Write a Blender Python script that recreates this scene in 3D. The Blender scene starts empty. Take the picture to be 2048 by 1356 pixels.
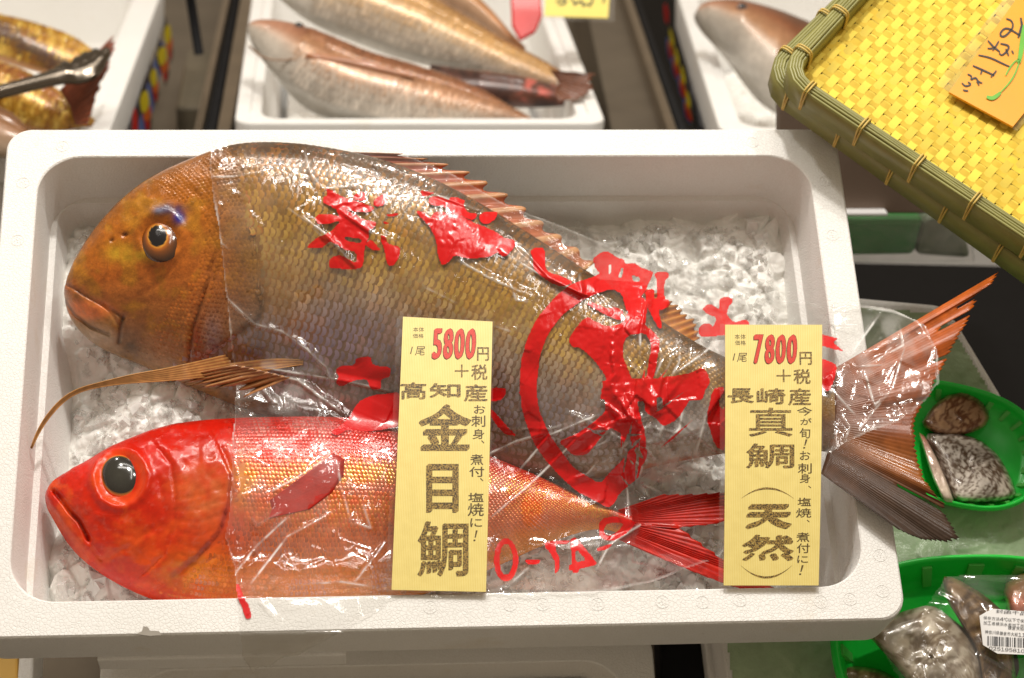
import bpy, math, random
import numpy as np
from mathutils import Matrix

rng = np.random.default_rng(7)
random.seed(7)
S = bpy.context.scene
COL = S.collection

# ------------------------------------------------------------------ camera, light, exposure
TILT = math.radians(38.0)                     # the display tier leans towards the customer
FPX = 4100.0                                  # focal length in pixels of a 2048 px wide frame
CT = np.array([-0.06619, -0.646856, 1.236052])
EUL = (0.49539, -0.069886, -0.047998)


def rotm(rx, ry, rz):
    cx, sx, cy, sy, cz, sz = np.cos(rx), np.sin(rx), np.cos(ry), np.sin(ry), np.cos(rz), np.sin(rz)
    return (np.array([[cz, -sz, 0], [sz, cz, 0], [0, 0, 1]]) @ np.array([[cy, 0, sy], [0, 1, 0], [-sy, 0, cy]])
            @ np.array([[1, 0, 0], [0, cx, -sx], [0, sx, cx]]))


RT = rotm(TILT, 0, 0)                         # tier frame -> world
RC = RT @ rotm(*EUL)
CW = RT @ CT
XT, YT, ZT = RT[:, 0], RT[:, 1], RT[:, 2]

cam = bpy.data.cameras.new('camera')
cam.sensor_width = 36.0
cam.lens = FPX / 2048 * 36
cam.clip_start, cam.clip_end = 0.05, 60
cam.dof.use_dof = True
cam.dof.focus_distance = 1.37
cam.dof.aperture_fstop = 8.0
camo = bpy.data.objects.new('camera', cam)
COL.objects.link(camo)
m4 = np.eye(4)
m4[:3, :3] = RC
m4[:3, 3] = CW
camo.matrix_world = Matrix(m4.tolist())
S.camera = camo

W = bpy.data.worlds.new('World')
S.world = W
W.use_nodes = True
W.node_tree.nodes['Background'].inputs[0].default_value = (1.0, 0.80, 0.58, 1)
W.node_tree.nodes['Background'].inputs[1].default_value = 0.36


def lamp(name, loc, target, power, size, col=(1.0, 0.945, 0.87), shape='DISK', size_y=None):
    l = bpy.data.lights.new(name, 'AREA')
    l.energy = power
    l.shape = shape
    l.size = size
    if size_y:
        l.size_y = size_y
    l.color = col
    o = bpy.data.objects.new(name, l)
    COL.objects.link(o)
    d = np.array(target, float) - np.array(loc, float)
    from mathutils import Vector
    o.rotation_euler = Vector(d).to_track_quat('-Z', 'Y').to_euler()
    o.location = loc
    o['kind'] = 'helper'
    return o


lamp('ceiling_lamp', (0.10, 0.02, 1.85), (0.05, 0, 0), 18.0, 0.12)
lamp('ceiling_lamp', (-0.55, 0.30, 1.80), (0, 0, 0), 7.0, 0.12)
lamp('ceiling_lamp', (0.75, -0.25, 1.80), (0.1, 0, 0), 8.0, 0.12)
lamp('ceiling_tube', (-0.30, 0.05, 1.95), (-0.30, 0.05, 0), 6.0, 1.2, shape='RECTANGLE', size_y=0.11)
lamp('ceiling_tube', (0.40, -0.35, 1.95), (0.40, -0.35, 0), 5.0, 0.11, shape='RECTANGLE', size_y=1.2)
lamp('ceiling_tube', (0.15, 0.45, 1.95), (0.15, 0.45, 0), 4.0, 1.2, shape='RECTANGLE', size_y=0.11)
lamp('ceiling_lamp', (-0.9, 1.3, 1.7), (-0.3, 1.0, -0.1), 6.5, 0.12)
lamp('ceiling_lamp', (0.5, 1.5, 1.7), (0.25, 1.0, -0.1), 5.5, 0.12)

S.view_settings.view_transform = 'Standard'
S.view_settings.look = 'None'
S.view_settings.exposure = 0.02
S.view_settings.gamma = 1.0
S.render.engine = 'CYCLES'
S.cycles.use_denoising = True
S.cycles.max_bounces = 6
S.cycles.transparent_max_bounces = 10
S.cycles.caustics_reflective = False
S.cycles.caustics_refractive = False
S.cycles.sample_clamp_indirect = 6.0

# ------------------------------------------------------------------ maths helpers


def rays(px, py):
    px, py = np.asarray(px, float), np.asarray(py, float)
    px, py = np.broadcast_arrays(px, py)
    d = np.stack([(px - 1024) / FPX, (678 - py) / FPX, -np.ones_like(px)], -1)
    return d @ RC.T


def hit(px, py, p0, n):
    """points where the sight lines through photo positions meet a plane"""
    d = rays(px, py)
    n = np.asarray(n, float)
    t = (np.dot(np.asarray(p0, float) - CW, n)) / (d @ n)
    return CW + d * t[..., None]


def TP(px, py, z):
    """on the plane z above / below the rim of the main box (tier frame)"""
    d = rays(px, py)
    z = np.broadcast_to(np.asarray(z, float), d.shape[:-1])
    t = (z - CW @ ZT) / (d @ ZT)
    return CW + d * t[..., None]


def HP(px, py, z):
    return hit(px, py, (0, 0, z), (0, 0, 1))


def proj(P):
    q = (np.asarray(P) - CW) @ RC
    return 1024 + FPX * q[..., 0] / -q[..., 2], 678 - FPX * q[..., 1] / -q[..., 2]


def tier(x, y, z):
    return np.stack(np.broadcast_arrays(np.asarray(x, float), y, z), -1) @ RT.T


def lin(r, g=None, b=None):
    c = np.array([r, g, b], float) / 255
    return np.where(c <= 0.04045, c / 12.92, ((c + 0.055) / 1.055) ** 2.4)


def smooth(a, b, x):
    t = np.clip((x - a) / (b - a), 0, 1)
    return t * t * (3 - 2 * t)


def resample(pts, n, smooth_it=True):
    p = np.array(pts, float)
    if smooth_it and len(p) > 3:
        for _ in range(2):
            a, b = 0.75 * p[:-1] + 0.25 * p[1:], 0.25 * p[:-1] + 0.75 * p[1:]
            mid = np.stack([a, b], 1).reshape(-1, p.shape[1])
            p = np.concatenate([p[:1], mid, p[-1:]])
    L = np.r_[0, np.cumsum(np.linalg.norm(np.diff(p[:, :2], axis=0), axis=1))]
    t = np.linspace(0, L[-1], n) if np.isscalar(n) else np.asarray(n) * L[-1]
    return np.stack([np.interp(t, L, p[:, k]) for k in range(p.shape[1])], 1)


def polydist(x, y, pts):
    """distance and signed side to a polyline"""
    p = np.array(pts, float)
    best = np.full(x.shape, 1e9)
    side = np.zeros(x.shape)
    for a, b in zip(p[:-1], p[1:]):
        d = b - a
        L = d @ d + 1e-12
        t = np.clip(((x - a[0]) * d[0] + (y - a[1]) * d[1]) / L, 0, 1)
        dx, dy = x - a[0] - t * d[0], y - a[1] - t * d[1]
        dd = np.hypot(dx, dy)
        m = dd < best
        best = np.where(m, dd, best)
        side = np.where(m, np.sign(d[0] * dy - d[1] * dx), side)
    return best, side


def inpoly(x, y, poly):
    p = np.array(poly, float)
    ins = np.zeros(x.shape, bool)
    j = len(p) - 1
    for i in range(len(p)):
        xi, yi, xj, yj = p[i, 0], p[i, 1], p[j, 0], p[j, 1]
        c = ((yi > y) != (yj > y)) & (x < (xj - xi) * (y - yi) / (yj - yi + 1e-12) + xi)
        ins ^= c
        j = i
    return ins


_lat = np.random.default_rng(3).random((256, 256))


def vnoise(x, y, seed=0):
    x, y = np.asarray(x, float) + seed * 17.3, np.asarray(y, float) + seed * 9.1
    xi, yi = np.floor(x).astype(int), np.floor(y).astype(int)
    fx, fy = x - xi, y - yi
    fx, fy = fx * fx * (3 - 2 * fx), fy * fy * (3 - 2 * fy)
    g = lambda a, b: _lat[(xi + a) % 256, (yi + b) % 256]
    return (g(0, 0) * (1 - fx) + g(1, 0) * fx) * (1 - fy) + (g(0, 1) * (1 - fx) + g(1, 1) * fx) * fy


def fbm(x, y, o=4, seed=0):
    s, a, t = 0, 1, 0
    for k in range(o):
        s = s + a * vnoise(x * 2 ** k, y * 2 ** k, seed + k * 3)
        t += a
        a *= 0.5
    return s / t


def facets(x, y, seed=0, tilt=1.0):
    """crushed-ice relief: every cell is a tilted flat facet; returns height and edge distance"""
    r = np.random.default_rng(seed)
    J, Z, G = r.random((64, 64, 2)), r.random((64, 64)), r.normal(size=(64, 64, 2))
    xi, yi = np.floor(x).astype(int), np.floor(y).astype(int)
    d1 = np.full(x.shape, 9.0)
    d2 = d1.copy()
    h = np.zeros(x.shape)
    for a in (-1, 0, 1):
        for b in (-1, 0, 1):
            ci, cj = (xi + a) % 64, (yi + b) % 64
            cx, cy = xi + a + J[ci, cj, 0], yi + b + J[ci, cj, 1]
            d = np.hypot(x - cx, y - cy)
            hh = Z[ci, cj] + tilt * (G[ci, cj, 0] * (x - cx) + G[ci, cj, 1] * (y - cy))
            m = d < d1
            d2 = np.where(m, d1, np.minimum(d2, d))
            h = np.where(m, hh, h)
            d1 = np.where(m, d, d1)
    return h, d2 - d1


# ------------------------------------------------------------------ object helpers


def link(o, parent=None):
    COL.objects.link(o)
    if parent is not None:
        o.parent = parent
    return o


def tag(o, label=None, cat=None, group=None, kind=None):
    if label:
        o['label'] = label
    if cat:
        o['category'] = cat
    if group:
        o['group'] = group
    if kind:
        o['kind'] = kind
    return o


def empty(name, loc, label, cat, group=None):
    o = bpy.data.objects.new(name, None)
    o.location = [float(v) for v in loc]
    o.empty_display_size = 0.02
    link(o)
    return tag(o, label, cat, group)


def origin(o):
    p = np.zeros(3)
    while o is not None:
        p += np.array(o.location)
        o = o.parent
    return p


def mesh(name, V, F, mat, parent=None, sm=True, col=None, attr=None, loc=None, mats=None, midx=None):
    """one mesh object from world-space vertices"""
    V = np.asarray(V, float).reshape(-1, 3)
    if loc is None:
        loc = V.mean(0)
    me = bpy.data.meshes.new(name)
    if isinstance(F, np.ndarray) and F.ndim == 2:
        n, k = F.shape
        me.vertices.add(len(V))
        me.vertices.foreach_set('co', (V - loc).ravel())
        me.loops.add(n * k)
        me.loops.foreach_set('vertex_index', F.astype(np.int32).ravel())
        me.polygons.add(n)
        me.polygons.foreach_set('loop_start', np.arange(0, n * k, k, dtype=np.int32))
        me.update(calc_edges=True)
    else:
        me.from_pydata((V - loc).tolist(), [], [list(map(int, f)) for f in F])
        me.update()
    me.validate()
    me.polygons.foreach_set('use_smooth', np.full(len(me.polygons), sm))
    for m in (mats or [mat]):
        me.materials.append(m)
    if midx is not None:
        me.polygons.foreach_set('material_index', np.asarray(midx, np.int32))
    if col is not None:
        a = me.color_attributes.new('Col', 'FLOAT_COLOR', 'POINT')
        c = np.ones((len(V), 4))
        c[:, :3] = np.asarray(col).reshape(-1, 3)
        a.data.foreach_set('color', c.ravel().astype(np.float32))
    for k, v in (attr or {}).items():
        a = me.attributes.new(k, 'FLOAT', 'POINT')
        a.data.foreach_set('value', np.asarray(v, np.float32).ravel())
    o = bpy.data.objects.new(name, me)
    link(o, parent)
    o.location = [float(v) for v in (loc - (origin(parent) if parent is not None else 0))]
    return o


def clone(src, parent, world_loc, rz=None):
    o = src.copy()
    link(o, parent)
    o.location = [float(v) for v in (np.asarray(world_loc) - (origin(parent) if parent is not None else 0))]
    return o


def gridF(nu, nv, wrap_v=False):
    i, j = np.meshgrid(np.arange(nu - 1), np.arange(nv if wrap_v else nv - 1), indexing='ij')
    j2 = (j + 1) % nv
    return np.stack([i * nv + j, (i + 1) * nv + j, (i + 1) * nv + j2, i * nv + j2], -1).reshape(-1, 4)


def rrect(w, l, r, n=10):
    """rounded rectangle outline, 4*n points, counter clockwise"""
    out = []
    for cx, cy, a0 in ((w / 2 - r, l / 2 - r, 0), (-w / 2 + r, l / 2 - r, 90), (-w / 2 + r, -l / 2 + r, 180), (w / 2 - r, -l / 2 + r, 270)):
        for k in range(n):
            a = math.radians(a0 + 90 * k / (n - 1))
            out.append((cx + r * math.cos(a), cy + r * math.sin(a)))
    return np.array(out)


def loft(rings, cap_first=False, cap_last=False):
    n = len(rings[0])
    V = np.concatenate(rings)
    F = [tuple(f) for f in gridF(len(rings), n, True)]
    if cap_first:
        F.append(tuple(range(n - 1, -1, -1)))
    if cap_last:
        F.append(tuple(range((len(rings) - 1) * n, len(rings) * n)))
    return V, F


def tube(pts, r, n=8, closed=False, cap=True):
    p = np.asarray(pts, float)
    m = len(p)
    r = np.broadcast_to(np.asarray(r, float), (m,))
    t = np.gradient(p, axis=0) if not closed else np.roll(p, -1, 0) - np.roll(p, 1, 0)
    t /= np.linalg.norm(t, axis=1)[:, None] + 1e-12
    up = np.array([0.3, 0.2, 0.93])
    a = np.cross(t, up)
    a /= np.linalg.norm(a, axis=1)[:, None] + 1e-12
    b = np.cross(t, a)
    th = np.linspace(0, 2 * np.pi, n, endpoint=False)
    V = p[:, None] + r[:, None, None] * (np.cos(th)[None, :, None] * a[:, None] + np.sin(th)[None, :, None] * b[:, None])
    F = [tuple(f) for f in gridF(m, n, True)]
    if closed:
        for j in range(n):
            F.append(((m - 1) * n + j, j, (j + 1) % n, (m - 1) * n + (j + 1) % n))
    elif cap:
        F.append(tuple(range(n - 1, -1, -1)))
        F.append(tuple(range((m - 1) * n, m * n)))
    return V.reshape(-1, 3), F


def prism(P, n, th):
    """polygon outline P (world) given thickness th along -n"""
    P = np.asarray(P, float)
    k = len(P)
    V = np.concatenate([P, P - np.asarray(n) * th])
    F = [tuple(range(k)), tuple(range(2 * k - 1, k - 1, -1))]
    for i in range(k):
        j = (i + 1) % k
        F.append((i, i + k, j + k, j))
    return V, F


def boxm(name, corners8, mat, parent=None, bevel=0.0, **kw):
    V = np.asarray(corners8, float)
    F = [(0, 1, 2, 3), (7, 6, 5, 4), (0, 4, 5, 1), (1, 5, 6, 2), (2, 6, 7, 3), (3, 7, 4, 0)]
    o = mesh(name, V, F, mat, parent, sm=False, **kw)
    if bevel:
        b = o.modifiers.new('edge', 'BEVEL')
        b.width = bevel
        b.segments = 2
    return o


# ------------------------------------------------------------------ materials


class NT:
    def __init__(s, name):
        s.m = bpy.data.materials.new(name)
        s.m.use_nodes = True
        s.t = s.m.node_tree
        s.b = s.t.nodes['Principled BSDF']
        s.out = s.t.nodes['Material Output']

    def n(s, typ, **kw):
        nd = s.t.nodes.new(typ)
        for k, v in kw.items():
            if k.startswith('i_'):
                key = k[2:]
                key = int(key) if key.isdigit() else key.replace('_', ' ')
                nd.inputs[key].default_value = v
            else:
                setattr(nd, k, v)
        return nd

    def l(s, a, b):
        s.t.links.new(a, b)

    def coord(s, scale=1.0, out='Object'):
        tc = s.n('ShaderNodeTexCoord')
        mp = s.n('ShaderNodeMapping')
        mp.inputs['Scale'].default_value = (scale,) * 3 if np.isscalar(scale) else scale
        s.l(tc.outputs[out], mp.inputs[0])
        return mp.outputs[0]

    def noise(s, scale, detail=4, rough=0.5, co=None):
        nd = s.n('ShaderNodeTexNoise', i_Scale=scale, i_Detail=detail, i_Roughness=rough)
        s.l(co or s.coord(), nd.inputs['Vector'])
        return nd.outputs['Fac']

    def ramp(s, fac, stops):
        r = s.n('ShaderNodeValToRGB')
        e = r.color_ramp.elements
        while len(e) < len(stops):
            e.new(0.5)
        for k, (p, c) in enumerate(stops):
            e[k].position = p
            e[k].color = (*c, 1)
        s.l(fac, r.inputs[0])
        return r.outputs[0]

    def bump(s, h, strength=0.3, dist=0.001, normal=None):
        b = s.n('ShaderNodeBump', i_Strength=strength, i_Distance=dist)
        s.l(h, b.inputs['Height'])
        if normal is not None:
            s.l(normal, b.inputs['Normal'])
        return b.outputs[0]

    def mixc(s, fac, a, b, mode='MIX'):
        m = s.n('ShaderNodeMix', data_type='RGBA', blend_type=mode)
        for v, k in ((fac, 0), (a, 6), (b, 7)):
            if hasattr(v, 'default_value') or hasattr(v, 'links'):
                s.l(v, m.inputs[k])
            else:
                m.inputs[k].default_value = v if k == 0 else (*v, 1)
        return m.outputs[2]


def P(m, **kw):
    for k, v in kw.items():
        m.b.inputs[k.replace('_', ' ')].default_value = v


def simple(name, c, rough=0.5, var=0.12, nscale=40, bump=0.0, bscale=200, **kw):
    m = NT(name)
    c = np.array(c)
    f = m.noise(nscale, 5, 0.6)
    m.l(m.ramp(f, [(0.25, tuple(c * (1 - var))), (0.75, tuple(np.minimum(c * (1 + var), 1)))]), m.b.inputs['Base Color'])
    P(m, Roughness=rough, **kw)
    if bump:
        m.l(m.bump(m.noise(bscale, 3), bump, 0.001), m.b.inputs['Normal'])
    return m.m


def foam_mat():
    m = NT('expanded foam')
    co = m.coord()
    v = m.n('ShaderNodeTexVoronoi', feature='DISTANCE_TO_EDGE', i_Scale=420.0)
    m.l(co, v.inputs['Vector'])
    edge = m.n('ShaderNodeMapRange', i_1=0.0, i_2=0.12)
    m.l(v.outputs['Distance'], edge.inputs[0])
    n1 = m.noise(9, 5, 0.6, co)
    n2 = m.noise(900, 2, 0.5, co)
    base = m.ramp(n1, [(0.3, (0.83, 0.825, 0.80)), (0.7, (0.885, 0.88, 0.865))])
    dk = m.mixc(edge.outputs[0], (0.955, 0.95, 0.94), (1, 1, 1))
    c = m.mixc(1.0, base, dk, 'MULTIPLY')
    # sparse grey scuffs
    n3 = m.noise(55, 3, 0.7, co)
    sc = m.ramp(n3, [(0.70, (1, 1, 1)), (0.80, (0.86, 0.85, 0.82))])
    n4 = m.noise(14, 4, 0.7, co)
    st = m.ramp(n4, [(0.60, (1, 1, 1)), (0.74, (0.93, 0.89, 0.83))])
    m.l(m.mixc(1.0, m.mixc(1.0, c, sc, 'MULTIPLY'), st, 'MULTIPLY'), m.b.inputs['Base Color'])
    b1 = m.bump(edge.outputs[0], 0.45, 0.0005)
    m.l(m.bump(n2, 0.12, 0.0005, b1), m.b.inputs['Normal'])
    P(m, Roughness=0.62)
    m.b.inputs['Subsurface Weight'].default_value = 0.0
    return m.m


def skin_mat(name, rough=0.34, metal=0.0, coat=0.5, bscale=500, bstr=0.25, var=0.35, nscale=160):
    m = NT(name)
    co = m.coord()
    a = m.n('ShaderNodeVertexColor', layer_name='Col')
    n = m.noise(nscale, 5, 0.65, co)
    g = m.ramp(n, [(0.25, (1 - var,) * 3), (0.75, (1 + var * 0.8,) * 3)])
    n2 = m.noise(18, 3, 0.5, co)
    g2 = m.ramp(n2, [(0.3, (0.82, 0.80, 0.76)), (0.7, (1.12, 1.10, 1.06))])
    c = m.mixc(1.0, m.mixc(1.0, a.outputs[0], g, 'MULTIPLY'), g2, 'MULTIPLY')
    m.l(c, m.b.inputs['Base Color'])
    m.l(m.bump(m.noise(bscale, 3, 0.6, co), bstr, 0.0006), m.b.inputs['Normal'])
    rr = m.n('ShaderNodeMapRange', i_3=rough - 0.1, i_4=rough + 0.14)
    m.l(n2, rr.inputs[0])
    m.l(rr.outputs[0], m.b.inputs['Roughness'])
    P(m, Metallic=metal, Coat_Weight=coat, Coat_Roughness=0.12, Specular_IOR_Level=0.4)
    return m.m


def film_mat(name, haze=0.026, gloss=1.35, bstr=0.10, inked=True):
    m = NT(name)
    co = m.coord()
    n1 = m.noise(120, 4, 0.6, co)
    n2 = m.noise(420, 2, 0.5, co)
    nb = m.bump(n2, bstr * 0.5, 0.0008, m.bump(n1, bstr, 0.002))
    tr = m.n('ShaderNodeBsdfTransparent')
    tr.inputs[0].default_value = (0.995, 0.995, 0.99, 1)
    gl = m.n('ShaderNodeBsdfGlossy', i_Roughness=0.09)
    gl.inputs[0].default_value = (1, 1, 1, 1)
    m.l(nb, gl.inputs['Normal'])
    ge = m.n('ShaderNodeNewGeometry')
    dt_ = m.n('ShaderNodeVectorMath', operation='DOT_PRODUCT')
    m.l(ge.outputs['Incoming'], dt_.inputs[0])
    m.l(nb, dt_.inputs[1])
    ab = m.n('ShaderNodeMath', operation='ABSOLUTE')
    m.l(dt_.outputs['Value'], ab.inputs[0])
    om = m.n('ShaderNodeMath', operation='SUBTRACT', i_0=1.0, use_clamp=True)
    m.l(ab.outputs[0], om.inputs[1])
    pw_ = m.n('ShaderNodeMath', operation='POWER', i_1=4.0)
    m.l(om.outputs[0], pw_.inputs[0])
    mu = m.n('ShaderNodeMath', operation='MULTIPLY_ADD', i_1=0.8, i_2=0.045 * gloss, use_clamp=True)
    m.l(pw_.outputs[0], mu.inputs[0])
    mx = m.n('ShaderNodeMixShader')
    m.l(mu.outputs[0], mx.inputs[0])
    m.l(tr.outputs[0], mx.inputs[1])
    m.l(gl.outputs[0], mx.inputs[2])
    df = m.n('ShaderNodeBsdfDiffuse')
    df.inputs[0].default_value = (0.92, 0.91, 0.89, 1)
    mh = m.n('ShaderNodeMixShader')
    hz = m.n('ShaderNodeMapRange', i_1=0.42, i_2=0.75, i_3=haze * 0.15, i_4=haze * 3.0)
    m.l(m.noise(22, 3, 0.6, co), hz.inputs[0])
    if inked:
        mk = m.n('ShaderNodeAttribute', attribute_name='milk_glint')
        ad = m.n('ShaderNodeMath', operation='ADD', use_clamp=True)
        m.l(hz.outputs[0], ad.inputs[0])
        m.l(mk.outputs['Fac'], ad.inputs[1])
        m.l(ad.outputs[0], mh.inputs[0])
    else:
        m.l(hz.outputs[0], mh.inputs[0])
    m.l(mx.outputs[0], mh.inputs[1])
    m.l(df.outputs[0], mh.inputs[2])
    if inked:
        at = m.n('ShaderNodeAttribute', attribute_name='ink')
        P(m, Roughness=0.22)
        m.b.inputs['Base Color'].default_value = (0.66, 0.008, 0.010, 1)
        m.l(nb, m.b.inputs['Normal'])
        mt = m.n('ShaderNodeMixShader', i_0=0.93)
        m.l(tr.outputs[0], mt.inputs[1])
        m.l(m.b.outputs[0], mt.inputs[2])
        st = m.n('ShaderNodeMapRange', i_1=0.3, i_2=0.7)
        m.l(at.outputs['Fac'], st.inputs[0])
        mi = m.n('ShaderNodeMixShader')
        m.l(st.outputs[0], mi.inputs[0])
        m.l(mh.outputs[0], mi.inputs[1])
        m.l(mt.outputs[0], mi.inputs[2])
        m.l(mi.outputs[0], m.out.inputs[0])
    else:
        m.l(mh.outputs[0], m.out.inputs[0])
    return m.m


def ice_mat(name, c=(0.96, 0.95, 0.90), trans=0.05):
    m = NT(name)
    co = m.coord()
    n = m.noise(60, 5, 0.65, co)
    c = np.array(c)
    m.l(m.ramp(n, [(0.3, tuple(c * 0.90)), (0.7, tuple(np.minimum(c * 1.08, 1)))]), m.b.inputs['Base Color'])
    m.l(m.bump(m.noise(260, 4, 0.6, co), 0.45, 0.0015), m.b.inputs['Normal'])
    P(m, Roughness=0.16, IOR=1.31)
    m.b.inputs['Transmission Weight'].default_value = trans
    return m.m


def paper_mat():
    m = NT('yellow striped card')
    co = m.coord(out='UV')
    w = m.n('ShaderNodeTexWave', wave_type='BANDS', bands_direction='X', i_Scale=17.0, i_Distortion=0.6, i_Detail=1.0)
    m.l(co, w.inputs['Vector'])
    c = m.ramp(w.outputs['Fac'], [(0.2, tuple(lin(236, 214, 124))), (0.8, tuple(lin(244, 228, 150)))])
    n = m.noise(8, 3, 0.5, co)
    c = m.mixc(1.0, c, m.ramp(n, [(0.3, (0.93, 0.92, 0.88)), (0.7, (1, 1, 1))]), 'MULTIPLY')
    m.l(c, m.b.inputs['Base Color'])
    P(m, Roughness=0.35, Coat_Weight=0.6, Coat_Roughness=0.08)
    return m.m


def stipple_mat(name, a, b, scale=1500, lo=0.42, hi=0.5):
    m = NT(name)
    n = m.noise(scale, 1, 0.4)
    m.l(m.ramp(n, [(lo, tuple(a)), (hi, tuple(b))]), m.b.inputs['Base Color'])
    P(m, Roughness=0.5)
    return m.m


M = {}
M['foam'] = foam_mat()
M['bream'] = skin_mat('wet bream skin', 0.24, 0.0, 0.2, 800, 0.5)
M['bscale'] = skin_mat('bream scale', 0.26, 0.15, 0.3, 700, 0.12, 0.25)
M['red'] = skin_mat('wet red skin', 0.24, 0.0, 0.0, 420, 0.2, 0.12, 90)
M['rscale'] = skin_mat('red scale', 0.24, 0.32, 0.3, 600, 0.1, 0.3)
M['fin'] = skin_mat('fin membrane', 0.34, 0.0, 0.3, 500, 0.2, 0.25)
_t = M['fin'].node_tree
_tl = _t.nodes.new('ShaderNodeBsdfTranslucent')
_mx = _t.nodes.new('ShaderNodeMixShader')
_mx.inputs[0].default_value = 0.15
_t.links.new(_t.nodes['Principled BSDF'].inputs['Base Color'].links[0].from_socket, _tl.inputs[0])
_t.links.new(_t.nodes['Principled BSDF'].outputs[0], _mx.inputs[1])
_t.links.new(_tl.outputs[0], _mx.inputs[2])
_t.links.new(_mx.outputs[0], _t.nodes['Material Output'].inputs[0])
M['eye'] = skin_mat('fish eye', 0.12, 0.0, 1.0, 300, 0.0, 0.12)
M['bgskin'] = skin_mat('pale fish skin', 0.30, 0.1, 0.6, 300, 0.3, 0.2)
M['film'] = film_mat('clear printed film')
M['wrap'] = film_mat('clear food wrap', 0.03, 1.5, 0.06, False)
M['ice'] = ice_mat('crushed ice')
M['ice2'] = ice_mat('green tinted ice', (0.36, 0.46, 0.30), 0.0)
M['paper'] = paper_mat()
M['brown'] = stipple_mat('stippled brown print', lin(66, 50, 20), lin(166, 136, 66), 1300, 0.46, 0.54)
M['brownfine'] = stipple_mat('brown print', lin(60, 45, 20), lin(92, 72, 32))
M['redprint'] = stipple_mat('red print', lin(196, 42, 28), lin(216, 62, 40))
M['dark'] = simple('black paint', (0.010, 0.010, 0.011), 0.7, Specular_IOR_Level=0.15)
M['ink'] = simple('marker ink', (0.015, 0.014, 0.016), 0.45)
M['greenink'] = simple('green marker ink', lin(95, 175, 45), 0.4)
M['steel'] = simple('brushed steel', lin(150, 135, 115), 0.28, 0.18, 14, 0.05, 300, Metallic=0.9)
M['dullsteel'] = simple('dull steel', lin(118, 108, 94), 0.35, 0.2, 9, Metallic=0.7)
M['bambooyellow'] = simple('yellow plastic strip', lin(236, 208, 80), 0.62, 0.10, 60, Specular_IOR_Level=0.25)
M['bambooyellow2'] = simple('yellow cross strip', lin(226, 192, 62), 0.62, 0.12, 60, Specular_IOR_Level=0.25)
M['olive'] = simple('olive plastic splint', lin(142, 139, 78), 0.38, 0.2, 50)
M['tie'] = simple('straw coloured tie', lin(205, 176, 92), 0.45, 0.12, 80)
M['orangecard'] = simple('orange card', lin(236, 160, 14), 0.4, 0.05, 30, Coat_Weight=0.3)
M['greenplastic'] = simple('green plastic', lin(30, 205, 66), 0.28, 0.1, 30)
M['white'] = simple('white sticker', (0.82, 0.82, 0.82), 0.5, 0.03)
M['yellowtag'] = simple('yellow tag', lin(240, 222, 110), 0.4, 0.05)
M['wood'] = simple('pale wood', lin(222, 180, 92), 0.5, 0.15, 12)
M['greyblock'] = simple('dark grey block', lin(96, 88, 72), 0.5, 0.2, 25)
M['brownpanel'] = simple('brown grey panel', lin(116, 98, 84), 0.5, 0.06, 6)
M['redplastic'] = simple('red plastic', lin(205, 22, 20), 0.25, 0.1, 30, Coat_Weight=0.6)
M['flesh'] = simple('raw pink flesh', lin(205, 140, 120), 0.3, 0.2, 60, 0.2, 120, Coat_Weight=0.5)
for k in ('bambooyellow', 'bambooyellow2', 'olive'):
    t_ = M[k].node_tree
    oi = t_.nodes.new('ShaderNodeObjectInfo')
    mr = t_.nodes.new('ShaderNodeMapRange')
    mr.inputs[3].default_value, mr.inputs[4].default_value = 0.80, 1.10
    t_.links.new(oi.outputs['Random'], mr.inputs[0])
    sk = t_.nodes['Principled BSDF'].inputs['Base Color']
    src = sk.links[0].from_socket
    vm = t_.nodes.new('ShaderNodeVectorMath')
    vm.operation = 'SCALE'
    t_.links.new(src, vm.inputs[0])
    t_.links.new(mr.outputs[0], vm.inputs['Scale'])
    t_.links.new(vm.outputs[0], sk)
for k, c in dict(p_yellow=(246, 222, 20), p_orange=(240, 110, 30), p_red=(214, 38, 32), p_blue=(110, 130, 196), p_black=(26, 24, 26)).items():
    M[k] = simple('printed ' + k[2:], lin(*c), 0.5, 0.06)

# ------------------------------------------------------------------ the setting: counter, void, panels
UP = np.array([0, 0, 1.0])


def slab(name, px4, z, th, mat, **kw):
    """horizontal slab from four photo positions at world height z"""
    Pt = HP([p[0] for p in px4], [p[1] for p in px4], z)
    return boxm(name, np.concatenate([Pt, Pt - UP * th]), mat, **kw)


# rear counter top (steel) and the dark floor under the whole stall
c8 = lambda x0, x1, y0, y1, z0, z1: np.array([(x0, y0, z1), (x1, y0, z1), (x1, y1, z1), (x0, y1, z1), (x0, y0, z0), (x1, y0, z0), (x1, y1, z0), (x0, y1, z0)], float)
tag(boxm('counter', c8(-1.6, 0.30, 0.42, 3.2, -0.26, -0.22), M['dullsteel'], bevel=0.003), kind='structure')
tag(boxm('floor', c8(-3, 3, -1.2, 4, -0.72, -0.70), M['dark']), kind='structure')


def bar(name, x_low, x_high, z, th, mat, label, cat, group=None):
    """a long rail running away from the camera: x positions where its top shows at y=256 and y=0"""
    px = [x_low[0], x_low[1], x_high[1], x_high[0]]
    py = [256, 256, 0, 0]
    Pt = HP(px, py, z)
    # prolong both ways
    d0, d1 = Pt[3] - Pt[0], Pt[2] - Pt[1]
    Pt = np.array([Pt[0] - 0.25 * d0, Pt[1] - 0.25 * d1, Pt[2] + 1.5 * d1, Pt[3] + 1.5 * d0])
    o = boxm(name, np.concatenate([Pt, Pt - UP * th]), mat, bevel=0.002)
    return tag(o, label, cat, group)


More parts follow.
